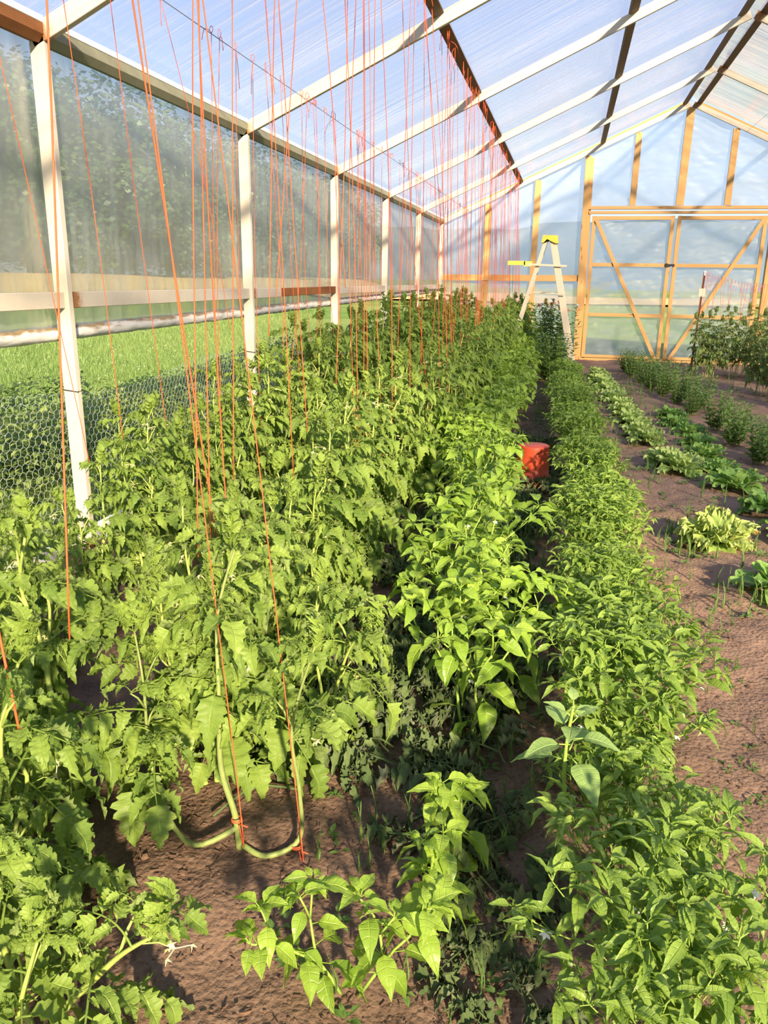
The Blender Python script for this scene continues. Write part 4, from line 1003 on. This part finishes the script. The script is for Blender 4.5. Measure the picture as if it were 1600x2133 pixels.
g = G(); ico, icf = ball(1., 0, 4, 5, .75, .12)
for k in range(9500):
    if k < 6500: x, y = r.uniform(-1.2, 1.6), r.uniform(1.0, 4.2)
    else: x, y = r.uniform(-.4, 3.2), r.uniform(3, 14)
    s = r.uniform(.0018, .0052)*(1+1.4*(r.random() < .06)); V = (ico*s*[1.2, 1, .7]*r.uniform(.6, 1.35, (len(ico), 3)))@frame((r.normal(), r.normal(), .2), (0, 0, 1)); g.add(V+[x, y, gz(x, y)+s*.3], icf)
g.build('soil_clods', M['clod'], smooth=False, kind='stuff', label='small reddish soil clods', category='soil')
g = G()
for k in range(1500):
    x, y = r.uniform(-1.1, .5), r.uniform(1.0, 3.4); a = r.uniform(0, 6.28); l, w, h = r.uniform(.006, .022), r.uniform(.0015, .004), .0012
    V, F = boxV(-l/2, l/2, -w/2, w/2, -h, h); R = frame((math.cos(a), math.sin(a), r.normal(0, .25)), (r.normal(0, .3), r.normal(0, .3), 1)); g.add(V[:, [1, 0, 2]]@R+[x, y, gz(x, y)+.005], F)
g.build('bark_chips', M['chip'], kind='stuff', smooth=False, label='dark bark chips strewn on the soil', category='mulch')

# ------------------------------------------------------------------ outside greenery
def blades(n, x, y, z, h, w, lean, r):
    a = r.uniform(0, 6.28, n); la = r.uniform(0, 6.28, n); L = lean*r.random(n)
    b = np.stack([x, y, z], -1); s = np.stack([np.cos(a), np.sin(a), 0*a], -1)*w[:, None]/2; d = np.stack([np.cos(la)*L, np.sin(la)*L, 0*a], -1)
    V = np.stack([b-s, b+s, b+d*.35*h[:, None]+s*.8+[0, 0, 1]*(h*.6)[:, None], b+d*.35*h[:, None]-s*.8+[0, 0, 1]*(h*.6)[:, None], b+d*h[:, None]+[0, 0, 1]*h[:, None]*.95], 1)
    i = (np.arange(n)*5)[:, None]; F = np.concatenate([i+[0, 1, 2, 3], i+[3, 2, 4, 4]]); A = np.zeros((n, 5, 3)); A[:, :, 2] = r.random(n)[:, None]; A[:, :, 1] = .5; A[:, :, 0] = .6
    return V.reshape(-1, 3), F, A.reshape(-1, 3)
n = 130000; f = r.random(n)**1.6; dist = 1+f*22; X_ = -3.0-dist*r.uniform(.5, 1, n); Y_ = r.uniform(-1, 1, n)*0+2+dist*r.uniform(.2, 2.2, n)
h_ = r.uniform(.05, .14, n)*(1+f*.8); g = G(); g.add(*blades(n, X_, Y_, outer_z(X_, Y_), h_, .005+.010*f, .8, r)); g.build('grass', M['grass'], kind='stuff', label='green lawn grass outside the open side', category='grass')
g = G(); cl, cf = ball(1., 0, 5, 6, .9, 0)
n = 800; f = r.random(n)**1.2; dist = 1.3+f*16
for k in range(n):
    x, y = -3.0-dist[k]*r.uniform(.5, 1), 2+dist[k]*r.uniform(.2, 2.2); s = r.uniform(.007, .011); g.add(cl*s*[1, 1, .8]+[x, y, float(outer_z(np.array([x]), np.array([y]))[0])+r.uniform(.09, .17)], cf)
g.build('clover_blossoms', plain('clover_blossom', (.55, .45, .38), .8), kind='stuff', label='pale clover blossoms in the lawn', category='flowers')
# leafy strip right behind the wire
n = 42000; g = G(); CLV = [leaflet(.22, 3, 1, .3, .25, 0, 3, .0, 120+k, .8, 1.) for k in range(4)]
Y_ = r.uniform(2.0, 17.8, n); q = r.random(n); X_ = -2.98-1.7*q; H_ = 1.35*(.55+.25*vnoise(X_, Y_, .45, 91)+.25*vnoise(X_, Y_, 1.6, 92))*np.clip(1.35-q*.9, 0, 1)*np.clip(q*5+.45, 0, 1)*np.interp(Y_, [2, 9, 18], [1.2, 1.0, .8])
Z_ = H_*r.random(n)**.45
az = r.uniform(0, 6.28, n); el = r.uniform(-.3, .9, n)
tv, tf, ta = CLV[0]
Yd = np.stack([np.cos(az)*np.cos(el), np.sin(az)*np.cos(el), np.sin(el)], -1); Zn = np.stack([-np.cos(az)*np.sin(el), -np.sin(az)*np.sin(el), np.cos(el)], -1); Xd = np.cross(Yd, Zn)
S_ = r.uniform(.035, .075, n)
V = (tv[None, :, 0, None]*Xd[:, None]+tv[None, :, 1, None]*Yd[:, None]+tv[None, :, 2, None]*Zn[:, None])*S_[:, None, None]+np.stack([X_, Y_, Z_], -1)[:, None]
F = (tf[None]+(np.arange(n)*len(tv))[:, None, None]).reshape(-1, 4); A = np.repeat(ta[None], n, 0); A[:, :, 2] = np.clip(.75*(Z_/(H_+.01))**2+r.uniform(-.2, .25, n), 0, 1)[:, None]  # higher leaves tinted paler, sunlit tops put into the colour
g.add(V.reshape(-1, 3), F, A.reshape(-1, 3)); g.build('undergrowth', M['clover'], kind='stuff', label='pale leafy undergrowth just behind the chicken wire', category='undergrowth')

# trees beyond the field, seen through the side film
def tree_mesh(seed, H, R):
    r = np.random.default_rng(seed); g = G(); n = 15000; c = r.normal(size=(26, 3)); c /= np.linalg.norm(c, axis=1)[:, None]; c = c*r.uniform(.2, .8, (26, 1))*[R, R, H*.46]+[0, 0, H*.40]
    k = r.integers(26, size=n); p = r.normal(size=(n, 3)); p /= np.linalg.norm(p, axis=1)[:, None]; P = c[k]+p*R*.42*r.uniform(.7, 1.05, (n, 1)); P[:, 2] = np.maximum(P[:, 2], .4)
    a = r.uniform(0, 6.28, n); s = r.uniform(.10, .20, n); e1 = np.stack([np.cos(a), np.sin(a), r.normal(0, .3, n)], -1)*s[:, None]; e2 = np.cross(p, e1); e2 = e2/(np.linalg.norm(e2, axis=1)[:, None]+1e-6)*s[:, None]*.7
    V = np.stack([P-e1, P-e2, P+e1, P+e2], 1).reshape(-1, 3); A = np.zeros((n*4, 3)); A[:, 1] = .5; A[:, 0] = .5; A[:, 2] = np.repeat(r.random(n), 4)
    g.add(V, np.arange(n*4).reshape(-1, 4), A); gt = G(); V, F = tube([(0, 0, -.2), (.1, 0, H*.3), (0, .1, H*.7)], [.32, .25, .1], 8); gt.add(V, F)
    return gt.mesh('trunk', M['bark']), g.mesh('crown', M['tree_leaf'])
TR = [tree_mesh(5+k, 11.5, 4.6) for k in range(3)]
rt_ = np.random.default_rng(3)
for k in range(20):
    y = 12+k*5.2; x = -31+rt_.uniform(-1.5, 1.5); s = rt_.uniform(1.1, 1.32)
    root = empty('tree', (x, y, 1.0), label='dark green tree beyond the dry field, %s from the left' % nth(k), category='tree', group='trees seen through the side film')
    root.rotation_euler = (0, 0, k*2.1); root.scale = (s, s, s)
    for nm, me in zip(('trunk', 'crown'), TR[k % 3]):
        o = bpy.data.objects.new(nm, me); COL.objects.link(o); o.parent = root
